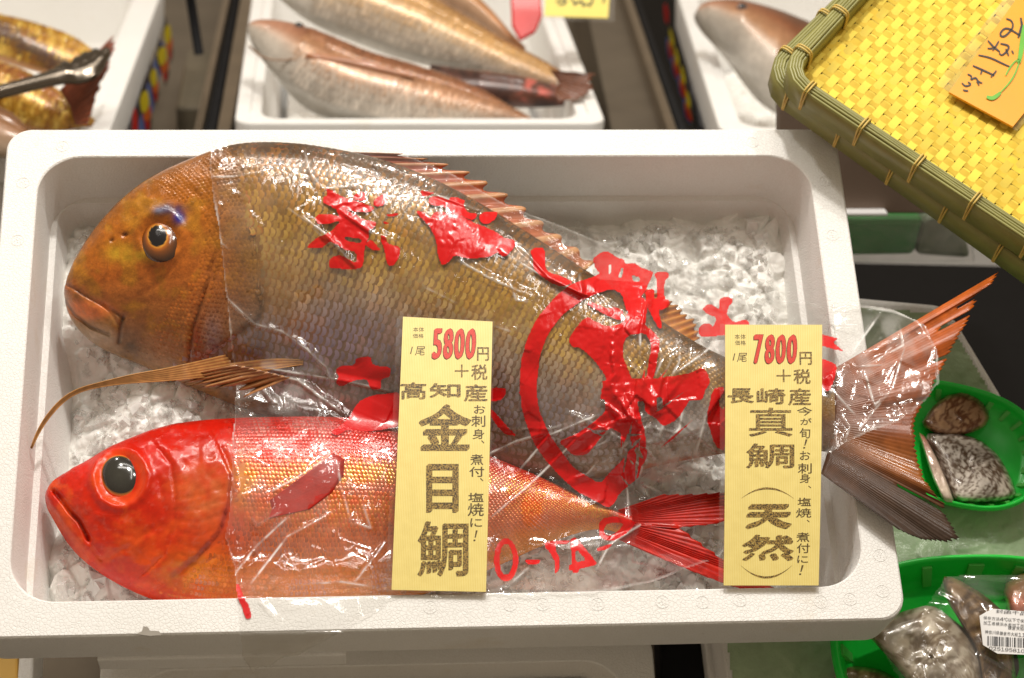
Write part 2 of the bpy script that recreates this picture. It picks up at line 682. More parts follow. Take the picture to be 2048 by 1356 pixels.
bar('divider_rail', (388, 404), (446, 459), -0.10, 0.13, M['steel'], 'thin steel rail beside the black slot behind the printed foam box', 'rail')
bar('divider_slot', (406, 432), (462, 478), -0.115, 0.11, M['dark'], 'black slot strip between steel rails next to the printed foam box', 'strip')
bar('divider_rail', (434, 462), (480, 512), -0.10, 0.13, M['steel'], 'wide brownish steel rail along the central fish box', 'rail')
bar('divider_rail', (1222, 1330), (1170, 1246), -0.12, 0.11, M['dullsteel'], 'broad dull steel divider between central box and the basket trays', 'rail')
bar('divider_slot', (1356, 1373), (1268, 1280), -0.115, 0.11, M['dark'], 'black slot strip beside the printed foam box under the trays', 'strip')
bar('divider_rail', (1334, 1354), (1250, 1266), -0.10, 0.13, M['steel'], 'narrow bright steel rail next to the black slot near the trays', 'rail')


# ------------------------------------------------------------------ foam boxes


def foam_box(name, frame, w, l, wall, depth, label, group, lip=0.05, r=0.017, ri=0.03, ledge=False, taper=0.05):
    o, ex, ey, ez = [np.asarray(v, float) for v in frame]

    def ring(ww, ll, rr, z):
        q = rrect(ww, ll, rr)
        return o + q[:, :1] * ex + q[:, 1:] * ey + z * ez
    iw, il = w - 2 * wall, l - 2 * wall
    rings = [ring(w - taper, l - taper, 0.015, -depth), ring(w - taper * 0.6, l - taper * 0.6, r, -lip - 0.004), ring(w - 0.010, l - 0.010, r, -lip),
             ring(w - 0.004, l - 0.004, r, -lip + 0.003), ring(w, l, r, -0.004), ring(w - 0.0008, l - 0.0008, r, -0.0012), ring(w - 0.003, l - 0.003, r, 0)]
    if ledge:
        rings += [ring(iw + wall * 0.9, il + wall * 0.9, ri, 0), ring(iw + wall * 0.85, il + wall * 0.85, ri, -0.0035), ring(iw + 0.003, il + 0.003, ri, -0.0035)]
    else:
        rings += [ring(iw + 0.0022, il + 0.0022, ri, 0)]
    z1 = -0.0035 if ledge else 0
    rings += [ring(iw + 0.0006, il + 0.0006, ri, z1 - 0.0008), ring(iw, il, ri, z1 - 0.003), ring(iw - 0.008, il - 0.008, ri, -depth * 0.45), ring(iw - 0.011, il - 0.011, ri, -depth * 0.46),
              ring(iw - 0.022, il - 0.022, ri, -depth + 0.045), ring(iw - 0.030, il - 0.030, ri, -depth + 0.034), ring(iw - 0.05, il - 0.05, ri, -depth + 0.030)]
    V, F = loft(rings, True, True)
    base = o - ez * depth
    e = empty(name, base, label, 'foam box', group)
    b = mesh('body', V, F, M['foam'], e)
    md = b.modifiers.new('edge', 'EDGE_SPLIT')
    md.split_angle = math.radians(28)
    return e


BOXG = 'white foam fish boxes'
main = foam_box('foam_box', (np.zeros(3), XT, YT, ZT), 0.600, 0.3832, 0.0243, 0.155, 'large white foam box in front holding the bream and the red fish', BOXG, lip=0.046, taper=0.105)
# thicker tab under the front lip and moulded vent marks on the rim
tb = TP([238, 735, 735, 238], [1279, 1264, 1264, 1279], 0.0)
yv = -0.3832 / 2 + 0.004
tabV = [tier(x, y, z) for z in (-0.046, -0.064) for (x, y) in ((-0.224, yv - 0.0035), (-0.063, yv - 0.0035), (-0.063, yv + 0.02), (-0.224, yv + 0.02))]
boxm('lip_tab', np.array(tabV), M['foam'], main, bevel=0.001)


def vent_mesh():
    V, F = [], []

    def ringm(r0, r1, z, n=20):
        b = len(V)
        for r, zz in ((r0, 0.0), ((r0 + r1) / 2, z), (r1, 0.0)):
            for k in range(n):
                a = 2 * math.pi * k / n
                V.append(tier(r * math.cos(a), r * math.sin(a), zz))
        for q in range(2):
            for k in range(n):
                F.append((b + q * n + k, b + q * n + (k + 1) % n, b + (q + 1) * n + (k + 1) % n, b + (q + 1) * n + k))
    ringm(0.0040, 0.0046, 0.00010)
    for k in range(7):
        a = k * 2.4
        rr = 0.0029 * math.sqrt(k / 7)
        b = len(V)
        for q in range(6):
            t = 2 * math.pi * q / 6
            V.append(tier(rr * math.cos(a) + 0.00048 * math.cos(t), rr * math.sin(a) + 0.00048 * math.sin(t), 0.0))
        V.append(tier(rr * math.cos(a), rr * math.sin(a), 0.00012))
        for q in range(6):
            F.append((b + q, b + (q + 1) % 6, b + 6))
    return np.array(V), F


vV, vF = vent_mesh()
v0 = None
spots = [(125, 292), (1505, 284), (1592, 284), (1635, 297), (1650, 362), (1665, 470), (46, 365), (35, 480), (1760, 1110), (1765, 1182), (1700, 1198), (1642, 1203), (1480, 1200), (1405, 1204), (1325, 1203), (1195, 1208), (1085, 1208), (1020, 1209), (860, 1214)]
for p in spots:
    w = TP(p[0], p[1], 0.0002)
    if v0 is None:
        v0 = mesh('vent_mark', vV + w, vF, M['foam'], main, loc=w)
    else:
        clone(v0, main, w)
# grey bruise on the front lip
q = np.array([(272, 1268), (284, 1262), (287, 1252), (296, 1254), (300, 1261), (318, 1262), (324, 1270), (300, 1272)])
V, F = prism(TP(q[:, 0], q[:, 1], 0.0007), ZT, 0.0008)
mesh('bruise', V, F, simple('grey bruise', lin(150, 144, 134), 0.7), main, sm=False)

# ------------------------------------------------------------------ fish builder


def fish_surf(top, bot, mid, N, thick, ns=300, nv=110, nb=14, pw=0.55, front=0.35):
    """closed fish body: top / bottom outlines are photo positions from snout to tail,
    mid(px,py,s,v) gives the middle sheet, thick(s) the half thickness along N"""
    t = np.linspace(0, 1, ns) ** 1.15
    A, B = resample(top, t), resample(bot, t)
    v = np.sin(np.linspace(-1, 1, nv) * np.pi / 2)
    vb = np.sin(np.linspace(1, -1, nb) * np.pi / 2)[1:-1]
    vv = np.r_[v, vb]
    side = np.r_[np.ones(nv), -0.85 * np.ones(nb - 2)]
    px = B[:, None, 0] + (A - B)[:, None, 0] * (vv + 1) / 2
    py = B[:, None, 1] + (A - B)[:, None, 1] * (vv + 1) / 2
    s2, v2 = np.broadcast_arrays(t[:, None], vv[None])
    h = thick(t)[:, None] * np.clip(1 - vv ** 2, 0, 1) ** pw * side
    X = mid(px, py, s2, v2) + h[..., None] * np.asarray(N)
    return X, s2, v2, nv


def grid_normals(X):
    du, dv = np.gradient(X, axis=0), np.gradient(X, axis=1)
    n = np.cross(du, dv)
    n /= np.linalg.norm(n, axis=-1)[..., None] + 1e-12
    return n


def bilin(A, i, j):
    i = np.clip(i, 0, A.shape[0] - 1.001)
    j = np.clip(j, 0, A.shape[1] - 1.001)
    a, b = i.astype(int), j.astype(int)
    u, w = (i - a)[:, None], (j - b)[:, None]
    return (A[a, b] * (1 - u) + A[a + 1, b] * u) * (1 - w) + (A[a, b + 1] * (1 - u) + A[a + 1, b + 1] * u) * w


def body_mesh(name, X, col, mat, parent):
    nu, nw = X.shape[:2]
    F = gridF(nu, nw, True)
    F = np.concatenate([F])
    V = X.reshape(-1, 3)
    return mesh(name, V, F, mat, parent, col=col.reshape(-1, 3))


def scales(name, X, nv, flip, keep, colf, mat, parent, pitch_px, row_px, size=(1.0, 1.0), lift=0.0009, jit=0.08, mpp=1 / 2950.0):
    """overlapping scale plates laid over the visible flank, one joined part"""
    XF = X[:, :nv]
    nrm = grid_normals(XF)
    if (nrm[XF.shape[0] // 2, nv // 2] @ (CW - XF[XF.shape[0] // 2, nv // 2])) < 0:
        nrm = -nrm
    px, py = proj(XF)
    # index lookup: rows follow v, columns follow s (arc length in px)
    mid = nv // 2
    arc = np.r_[0, np.cumsum(np.hypot(np.diff(px[:, mid]), np.diff(py[:, mid])))]
    hgt = np.hypot(px[:, 0] - px[:, -1], py[:, 0] - py[:, -1]).max()
    nrow = int(hgt / row_px)
    I, J = [], []
    for r in range(1, nrow):
        v = -1 + 2 * r / nrow
        j = (np.arcsin(v) / (np.pi / 2) + 1) / 2 * (nv - 1)
        a = np.arange(0, arc[-1], pitch_px) + (0.5 * pitch_px if r % 2 else 0)
        a = a + rng.normal(0, jit * pitch_px, a.shape)
        I.append(np.interp(a, arc, np.arange(len(arc))))
        J.append(np.full(a.shape, j) + rng.normal(0, 0.15, a.shape))
    I, J = np.concatenate(I), np.concatenate(J)
    C = bilin(XF, I, J)
    cx, cy = proj(C)
    k = keep(cx, cy, I / (XF.shape[0] - 1), J / (nv - 1) * 2 - 1)
    I, J, C, cx, cy = I[k], J[k], C[k], cx[k], cy[k]
    Nn = bilin(nrm, I, J)
    Nn /= np.linalg.norm(Nn, axis=1)[:, None]
    T = bilin(XF, I + 1.5, J) - bilin(XF, I - 1.5, J)
    T -= (T * Nn).sum(1)[:, None] * Nn
    T /= np.linalg.norm(T, axis=1)[:, None] + 1e-12
    Bn = np.cross(Nn, T)
    loc_h = bilin(np.stack([px, py, px * 0], -1), I, np.full(I.shape, nv - 1.0)) - bilin(np.stack([px, py, px * 0], -1), I, np.zeros(I.shape))
    shrink = np.clip(np.hypot(loc_h[:, 0], loc_h[:, 1]) / hgt, 0.25, 1)
    fs = (1 - (J / (nv - 1) * 2 - 1) ** 2) ** 0.25
    ln = pitch_px * mpp * size[0] * np.clip(shrink + 0.25, 0, 1)
    wd = row_px * mpp * size[1] * shrink * np.clip(fs, 0.4, 1)
    # plate: root, middle arc, rear arc
    nA = 7
    th = np.linspace(-1, 1, nA)
    V, Cc = [], []
    scales.sv = (I / (XF.shape[0] - 1), J / (nv - 1) * 2 - 1)
    c0, c1, c2 = colf(cx, cy)
    V.append(C - T * ln[:, None] * 0.55 - Nn * 0.0004)
    Cc.append(c0)
    V.append(C + T * ln[:, None] * 0.10 + Nn * lift * 0.80)
    Cc.append(c1)
    tl = np.clip(rng.normal(1, 0.25, len(C)), 0.4, 1.6)
    for rad, lf, cc in ((0.62, 0.78, c1), (1.0, 0.62, c2)):
        for a in th:
            ang = a * 1.75
            V.append(C + T * (ln * rad * math.cos(ang) * 0.95)[:, None] + Bn * (wd * rad * math.sin(ang) * 0.62)[:, None]
                     + Nn * (lift * lf * tl * (0.55 + 0.45 * math.cos(ang)) - 0.0003 * (rad == 1.0))[:, None])
            Cc.append(cc)
    k = len(V)
    V = np.stack(V, 1)
    Cc = np.stack(Cc, 1)
    n = len(C)
    f = []
    for a in range(nA - 1):
        f += [(1, 2 + a, 3 + a), (2 + a, 2 + nA + a, 3 + nA + a), (2 + a, 3 + nA + a, 3 + a)]
    f += [(0, 2, 1), (0, 1, 1 + nA)]
    f = np.array(f)
    F = (np.arange(n)[:, None, None] * k + f[None]).reshape(-1, 3)
    o = mesh(name, V.reshape(-1, 3), F, mat, parent, col=Cc.reshape(-1, 3))
    o['kind'] = 'stuff'
    return o


def fin(name, base, tips, mapb, mapt, nr, colf, mat, parent, jag=0.06, ridge=0.0006, nl=14, sub=5, gaps=(), sharp=0.05):
    """fin of nr rays between a base line and a line of tips (photo positions); every ray a ridge, the edge ragged"""
    r = np.random.default_rng(len(base) * 31 + nr)
    n = nr * sub + 1
    tt = np.linspace(0, 1, n)
    Bp, Tp = resample(base, tt), resample(tips, tt, False)
    ph = (np.arange(n) % sub) / sub
    ray = np.cos(ph * 2 * np.pi) * 0.5 + 0.5
    ln = 1 - jag * np.repeat(r.random(nr + 1), sub)[:n] - sharp * (1 - ray)
    lam = np.linspace(0, 1, nl)
    bx = Bp[:, None, 0] + (Tp - Bp)[:, None, 0] * (lam * ln[:, None])
    by = Bp[:, None, 1] + (Tp - Bp)[:, None, 1] * (lam * ln[:, None])
    PB, PT = mapb(bx, by, tt[:, None] + 0 * lam), mapt(bx, by, tt[:, None] + 0 * lam)
    X = PB * (1 - lam)[None, :, None] + PT * lam[None, :, None]
    nrm = grid_normals(X)
    X = X + nrm * (ridge * (ray - 0.5) * 2)[:, None, None]
    c = colf(bx, by, tt[:, None] + 0 * lam, lam[None] + 0 * tt[:, None], ray[:, None] + 0 * lam)
    F = gridF(n, nl)
    keep = np.ones(len(F), bool)
    fi, fj = np.divmod(np.arange(len(F)), nl - 1)
    for (g0, g1, l0) in gaps:
        keep &= ~((tt[fi] > g0) & (tt[fi] < g1) & (lam[fj] > l0))
    o = mesh(name, X.reshape(-1, 3), F[keep], mat, parent, col=c.reshape(-1, 3))
    sd = o.modifiers.new('membrane', 'SOLIDIFY')
    sd.thickness = 0.0005
    return o


def lerp(a, b, t):
    t = np.asarray(t)[..., None]
    return np.asarray(a) * (1 - t) + np.asarray(b) * t


def dome(name, px, py, rx, ry, mapf, N, h, stops, mat, parent, rot=0.0, n=40, m=22, pup=(0, 0)):
    """an eyeball cap: rings coloured from the pupil outwards"""
    th = np.linspace(0, 2 * np.pi, n, endpoint=False)
    rr = np.linspace(0.0, 1.0, m)
    R, T = np.meshgrid(rr, th, indexing='ij')
    x, y = rx * R * np.cos(T), ry * R * np.sin(T)
    xr, yr = x * math.cos(rot) - y * math.sin(rot), x * math.sin(rot) + y * math.cos(rot)
    X = mapf(px + xr, py + yr) + (h * (np.sqrt(np.clip(1.02 - R ** 2, 0, 1)) - 0.35))[..., None] * np.asarray(N)
    d = np.hypot((x - pup[0] * rx) / rx, (y - pup[1] * ry) / ry)
    st = np.array([s for s, c in stops])
    cc = np.array([c for s, c in stops])
    col = np.stack([np.interp(d, st, cc[:, k]) for k in range(3)], -1)
    return mesh(name, X.reshape(-1, 3), gridF(m, n, True), mat, parent, col=col.reshape(-1, 3))

# ------------------------------------------------------------------ the sea bream
def raster(X, c=8.0):
    x, y = proj(X)
    R_ = np.full((int(2048 / c) + 1, int(1356 / c) + 1), -0.08)
    i, j = np.clip((x / c).round().astype(int), 0, R_.shape[0] - 1).ravel(), np.clip((y / c).round().astype(int), 0, R_.shape[1] - 1).ravel()
    np.maximum.at(R_, (i, j), (X @ ZT).ravel())
    Q = R_
    for _ in range(2):
        Q = np.pad(Q, 1, mode='edge')
        Q = (Q[:-2, 1:-1] + Q[2:, 1:-1] + Q[1:-1, :-2] + Q[1:-1, 2:] + 2 * Q[1:-1, 1:-1]) / 6

    def f(a, b):
        i, j = np.asarray(a, float) / c, np.asarray(b, float) / c
        i0, j0 = np.clip(i.astype(int), 0, Q.shape[0] - 2), np.clip(j.astype(int), 0, Q.shape[1] - 2)
        u, w = i - i0, j - j0
        return (Q[i0, j0] * (1 - u) + Q[i0 + 1, j0] * u) * (1 - w) + (Q[i0, j0 + 1] * (1 - u) + Q[i0 + 1, j0 + 1] * u) * w
    return f


BT = [(130, 590), (136, 562), (150, 528), (172, 490), (203, 447), (250, 398), (300, 362), (350, 337), (400, 317), (440, 302), (480, 293), (530, 290), (590, 292), (650, 300), (710, 311), (770, 326), (830, 347), (890, 373), (950, 405), (1010, 440), (1070, 478),
      (1130, 516), (1190, 556), (1250, 596), (1310, 636), (1370, 675), (1430, 708), (1490, 732), (1550, 745), (1610, 750), (1665, 752)]
BB = [(130, 590), (130, 606), (138, 632), (158, 660), (190, 688), (230, 708), (268, 722), (320, 745), (380, 772), (440, 798), (500, 820), (570, 842), (650, 866), (740, 890), (840, 914), (940, 935), (1040, 952), (1130, 962), (1210, 958), (1290, 938),
      (1370, 920), (1450, 906), (1530, 898), (1600, 898), (1665, 905)]
b_zc = lambda s: np.interp(s, [0, 0.1, 0.3, 0.6, 0.85, 1], [-0.040, -0.030, -0.021, -0.016, 0.000, 0.010])
b_ti = lambda s: np.interp(s, [0, 0.12, 0.25, 0.5, 0.8, 1], [0.004, 0.026, 0.041, 0.036, 0.014, 0.004])
b_th = lambda s: np.interp(s, [0, 0.01, 0.04, 0.10, 0.18, 0.28, 0.42, 0.6, 0.8, 0.93, 1], [0, 0.010, 0.021, 0.032, 0.040, 0.0445, 0.044, 0.035, 0.020, 0.012, 0.008])
BX, bs, bv, bnv = fish_surf(BT, BB, lambda x, y, s, v: TP(x, y, b_zc(s) + b_ti(s) * v), ZT, b_th, 420, 170)
bx, by = proj(BX)


def groove(x, y, pts, w, d):
    dd, _ = polydist(x, y, pts)
    return -d * np.exp(-(dd / w) ** 2)


def bream_disp(x, y):
    d = 0
    r = np.hypot((x - 320) / 42, (y - 472) / 46)
    d = d + 0.0022 * np.exp(-((r - 1.05) / 0.22) ** 2) - 0.0040 * np.exp(-(r / 0.75) ** 4)
    lipA = [(133, 568), (168, 590), (206, 608), (246, 634)]
    lipB = [(126, 596), (150, 630), (181, 653), (217, 668)]
    d = d + groove(x, y, lipA, 4.0, 0.0018) + groove(x, y, lipB, 3.5, 0.0030)
    d = d + groove(x, y, [(246, 634), (240, 654), (237, 684)], 4, 0.0022)
    d = d + groove(x, y, [(206, 608), (226, 632), (240, 654)], 3, 0.0012)
    dd, _ = polydist(x, y, [(140, 588), (170, 612), (205, 638), (225, 655)])
    d = d + 0.0022 * np.exp(-(dd / 15) ** 2)
    dd, sd = polydist(x, y, [(424, 520), (413, 570), (402, 605), (384, 660), (377, 722)])
    d = d - 0.0016 * np.exp(-(dd / 4) ** 2) + 0.0016 * np.exp(-(dd / 26) ** 2) * (sd > 0)
    dd, sd = polydist(x, y, [(505, 470), (512, 520), (514, 575), (524, 601), (516, 636), (482, 660), (430, 700)])
    d = d + np.where(sd > 0, 0.0018 * np.exp(-(dd / 60) ** 2), -0.0014 * np.exp(-(dd / 9) ** 2))
    d = d + groove(x, y, [(345, 530), (332, 548), (314, 571), (280, 590)], 5, 0.0007)
    d = d - 0.0025 * np.exp(-(np.hypot((x - 250) / 7, (y - 469) / 4)) ** 2) - 0.0018 * np.exp(-(np.hypot((x - 224) / 4.5, (y - 480) / 4)) ** 2)
    hm = 1 - smooth(420, 520, x)
    d = d + hm * 0.0007 * (fbm(x / 22, y / 22, 3, 5) - 0.5) * 2
    return d


fr = bv[..., :] * 0 + 1
fr[:, bnv:] = 0
BX = BX + (bream_disp(bx, by) * fr * np.clip((1 - bv ** 2) * 6, 0, 1))[..., None] * ZT


def ramp3(t, xs, cs):
    cs = np.array([lin(*c) for c in cs])
    return np.stack([np.interp(t, xs, cs[:, k]) for k in range(3)], -1)


def bream_col(x, y, v):
    body = ramp3(v, [-1, -0.7, -0.35, 0, 0.35, 0.7, 1], [(150, 122, 96), (120, 96, 84), (122, 92, 74), (142, 104, 48), (132, 98, 42), (92, 64, 24), (62, 42, 14)])
    head = ramp3(v, [-1, -0.6, -0.2, 0.3, 0.7, 1], [(164, 134, 96), (168, 108, 54), (188, 104, 36), (186, 106, 30), (158, 94, 28), (118, 70, 20)])
    w = smooth(360, 560, x + 40 * (vnoise(x / 40, y / 40, 2) - 0.5))
    c = lerp(head, body, w)

    c = lerp(c, lin(178, 128, 34), 0.55 * smooth(0.5, 0.72, fbm(x / 34, y / 34, 3, 8)) * (1 - w))
    c = c * (0.82 + 0.36 * vnoise(x / 3.2, y / 3.2, 3))[..., None]

    def patch(c, cx, cy, rx, ry, colr, k, p=2):
        r = np.hypot((x - cx) / rx, (y - cy) / ry)
        return lerp(c, lin(*colr), k * np.exp(-r ** p) * (0.55 + 0.9 * vnoise(x / 9, y / 9, 4)).clip(0, 1))
    c = patch(c, 178, 618, 48, 22, (222, 128, 66), 1.2, 4)
    c = patch(c, 185, 676, 62, 18, (186, 168, 146), 1.2)
    c = patch(c, 262, 690, 26, 26, (74, 62, 44), 0.8)
    c = patch(c, 236, 506, 26, 18, (206, 168, 44), 0.75)
    c = patch(c, 290, 512, 34, 12, (214, 180, 50), 0.7)
    c = patch(c, 340, 418, 34, 12, (40, 40, 92), 0.9, 3)
    c = patch(c, 358, 436, 14, 14, (30, 36, 130), 1.0, 3)
    c = patch(c, 318, 422, 10, 5, (150, 156, 190), 0.9)
    c = patch(c, 392, 680, 16, 60, (150, 66, 26), 0.9)
    c = patch(c, 425, 680, 20, 44, (122, 104, 120), 0.8)
    c = patch(c, 590, 660, 60, 30, (150, 74, 30), 0.8)
    c = patch(c, 560, 560, 60, 90, (168, 116, 36), 0.7)
    for gx, gy, rr in ((250, 469, 6), (224, 480, 4)):
        c = lerp(c, lin(60, 20, 14), np.exp(-(np.hypot((x - gx) / (rr * 1.2), (y - gy) / (rr * 0.6))) ** 4))
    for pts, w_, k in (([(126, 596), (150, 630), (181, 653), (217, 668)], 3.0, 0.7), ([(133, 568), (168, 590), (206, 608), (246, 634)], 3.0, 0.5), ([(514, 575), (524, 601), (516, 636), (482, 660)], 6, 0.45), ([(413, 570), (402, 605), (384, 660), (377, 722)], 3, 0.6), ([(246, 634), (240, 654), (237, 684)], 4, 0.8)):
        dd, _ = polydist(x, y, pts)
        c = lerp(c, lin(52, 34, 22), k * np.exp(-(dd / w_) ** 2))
    return c


bx, by = proj(BX)
bream = empty('sea_bream', BX.reshape(-1, 3).mean(0) - ZT * 0.05, 'large golden brown sea bream with one long whole body across the box', 'fish')
body_mesh('body', BX, bream_col(bx, by, bv), M['bream'], bream)


def b_keep(x, y, s, v):
    op, sd = polydist(x, y, [(455, 285), (470, 340), (478, 400), (505, 470), (512, 520), (514, 575), (528, 605), (520, 640), (482, 662), (300, 740)])
    return (sd < 0) & (s < 0.985) & (np.abs(v) < 0.985)


def b_scol(x, y):
    v = (lambda t: t)(np.interp(x, [430, 700, 1000, 1300, 1660], [0, 0, 0, 0, 0]))
    top = np.interp(x, [p[0] for p in BT], [p[1] for p in BT])
    bot = np.interp(x, [p[0] for p in BB], [p[1] for p in BB])
    v = 1 - 2 * (y - top) / (bot - top + 1)
    n = rng.normal(0, 1, x.shape)
    c1 = ramp3(v + 0.05 * n, [-1, -0.5, -0.1, 0.25, 0.6, 0.85, 1], [(186, 168, 160), (164, 146, 156), (170, 148, 132), (198, 160, 76), (178, 132, 46), (128, 86, 28), (86, 54, 18)])
    pur = np.exp(-(np.hypot((x - 640) / 170, (y - 690) / 80)) ** 2)
    c1 = lerp(c1, lin(142, 120, 150), 0.85 * pur)
    gold = np.exp(-(np.hypot((x - 560) / 60, (y - 570) / 80)) ** 2)
    c1 = lerp(c1, lin(190, 140, 48), 0.7 * gold)
    ll, _ = polydist(x, y, [(520, 400), (700, 420), (900, 500), (1100, 610), (1300, 720), (1640, 820)])
    c1 = lerp(c1, lin(150, 96, 30), 0.5 * np.exp(-(ll / 7) ** 2))
    c1 = c1 * np.clip(1 + 0.09 * rng.normal(0, 1, x.shape), 0.7, 1.4)[:, None]
    c2 = ramp3(v, [-1, -0.5, 0.2, 0.7, 1], [(146, 112, 84), (138, 98, 76), (178, 112, 30), (128, 80, 22), (70, 44, 14)])
    org = (vnoise(x / 26, y / 60, 5) + 0.35 * rng.random(x.shape) > 0.72)[:, None]
    c2 = np.where(org, lin(182, 92, 16), c2)
    c1 = np.where(org & (rng.random(x.shape) < 0.5)[:, None], lerp(c1, lin(190, 124, 40), 0.28 + 0 * x), c1)
    c1 = c1 * (0.58 + 0.54 * fbm(x / 50, y / 50, 3, 6))[:, None]
    c2 = lerp(c2, c1, 0.25 + 0 * x)
    c0 = c2 * 0.85
    return c0, c1, c2


scales('scales', BX, bnv, 1, b_keep, b_scol, M['bscale'], bream, 13.5, 16.5, (0.95, 1.45), 0.00010)


HEADP = [(300, 366), (360, 334), (430, 304), (470, 294), (484, 400), (506, 480), (514, 570), (526, 602), (516, 636), (482, 660), (430, 702), (380, 728), (300, 738), (252, 716), (256, 690), (300, 664), (350, 600), (392, 540), (408, 470), (396, 410), (340, 396)]


def h_keep(x, y, s, v):
    return inpoly(x, y, HEADP) & (np.abs(v) < 0.98) & (rng.random(x.shape) < 0.93)


def h_col(x, y):
    c = bream_col(x, y, np.interp(y, [300, 520, 730], [0.9, 0.1, -0.9]))
    k = np.clip(1 + 0.10 * rng.normal(0, 1, x.shape), 0.75, 1.3)[:, None]
    return c * 0.6, c * 1.06 * k, c * 0.74


scales('cheek_scales', BX, bnv, 1, h_keep, h_col, M['bscale'], bream, 8.5, 9.5, (1.0, 1.25), 0.00010)


def near(X, nv, px, py):
    x, y = proj(X[:, :nv])
    k = np.argmin((x - px) ** 2 + (y - py) ** 2)
    return X[:, :nv].reshape(-1, 3)[k]


pe = near(BX, bnv, 320, 470) - ZT * 0.0005
eyeN = ZT * 0.97 - XT * 0.15
blk, gold, brn = lin(6, 8, 16), lin(214, 142, 40), lin(92, 52, 24)
dome('eye', 320, 474, 43, 48, lambda x, y: hit(x, y, pe, eyeN), eyeN, 0.0085,
     [(0, blk), (0.42, blk), (0.44, lin(226, 160, 56)), (0.50, lin(176, 98, 26)), (0.62, lin(120, 66, 24)), (0.80, lin(84, 48, 22)), (0.93, lin(62, 38, 20)), (1.0, lin(48, 28, 14))], M['eye'], bream, pup=(-0.04, 0.10))

# tail, dorsal, pectoral and anal fins
tail_base = [(1650, 748), (1664, 790), (1668, 830), (1664, 870), (1654, 908), (1642, 946)]
tail_tip = [(2004, 540), (1990, 562), (1960, 584), (1954, 602), (1942, 634), (1906, 700), (1897, 716), (1884, 740), (1872, 764), (1866, 790), (1850, 800), (1846, 815), (1836, 830), (1832, 850), (1832, 880), (1836, 912), (1852, 960), (1874, 990), (1893, 1012), (1886, 1020), (1905, 1048), (1922, 1080), (1895, 1087), (1850, 1082), (1800, 1061)]


_tl_ = np.r_[0, np.cumsum(np.linalg.norm(np.diff(np.array(tail_tip, float), axis=0), axis=1))]
TD = float((_tl_ / _tl_[-1])[tail_tip.index((1886, 1020))])


def tail_col(x, y, t, l, ray):
    c = ramp3(t, [0, 0.25, 0.5, TD - 0.12, TD - 0.03, TD + 0.01, 1], [(208, 104, 30), (190, 92, 30), (142, 74, 34), (164, 98, 40), (138, 80, 38), (78, 60, 48), (70, 56, 48)])
    c = lerp(c, c * 0.45, np.clip(1 - ray, 0, 1) * 0.22 * (0.3 + 1.4 * vnoise(t * 60, l * 2, 4)))
    c = lerp(c, lin(104, 70, 50), (1 - l) ** 2 * 0.8)
    return c * (0.85 + 0.3 * vnoise(x / 14, y / 14, 9))[..., None]


zt = lambda x, y, t: TP(x, y, 0.012 + 0 * t)
zt2 = lambda x, y, t: TP(x, y, 0.018 + 0.006 * np.cos(t * np.pi) + 0.002 * np.sin(t * 40))
fin('tail_fin', tail_base, tail_tip, zt, zt2, 74, tail_col, M['fin'], bream, jag=0.02, ridge=0.00014, nl=24, sub=4, sharp=0.025,
    gaps=((0.085, 0.096, 0.84), (0.128, 0.142, 0.76), (0.262, 0.274, 0.84), (0.70, 0.71, 0.86), (TD - 0.004, TD + 0.008, 0.60)))
dors_base = [(670, 304), (730, 315), (790, 332), (850, 356), (900, 378), (960, 410), (1030, 452), (1100, 495), (1170, 542)]
dors_tip = [(812, 309), (884, 324), (949, 348), (984, 368), (1026, 395), (1064, 428), (1104, 460), (1146, 490), (1192, 524)]


def dors_col(x, y, t, l, ray):
    c = ramp3(t, [0, 0.3, 1], [(156, 66, 34), (178, 82, 46), (172, 104, 62)])
    c = lerp(c, lin(214, 170, 120), (ray > 0.85) * 0.6)
    return c * (0.8 + 0.4 * vnoise(x / 10, y / 10, 6))[..., None]


zd = lambda x, y, t: TP(x, y, np.interp(t, [0, 0.5, 1], [0.018, 0.022, 0.018]))
zd2 = lambda x, y, t: TP(x, y, np.interp(t, [0, 0.5, 1], [0.022, 0.018, 0.012]))
fin('dorsal_fin', dors_base, dors_tip, zd, zd2, 10, dors_col, M['fin'], bream, jag=0.06, ridge=0.0010, nl=14, sub=10, sharp=0.28)
rear_base = [(1200, 560), (1260, 600), (1310, 636), (1350, 662), (1385, 684)]
rear_tip = [(1290, 566), (1320, 585), (1359, 610), (1394, 641), (1400, 676)]


def rear_col(x, y, t, l, ray):
    c = lerp(lin(210, 140, 62), lin(170, 98, 36), 1 - ray)
    return c * (0.85 + 0.3 * vnoise(x / 9, y / 9, 3))[..., None]


fin('dorsal_fin', rear_base, rear_tip, lambda x, y, t: TP(x, y, 0.012 + 0 * t), lambda x, y, t: TP(x, y, 0.004 + 0 * t), 12, rear_col, M['fin'], bream, jag=0.12, nl=10, sub=6, sharp=0.12)
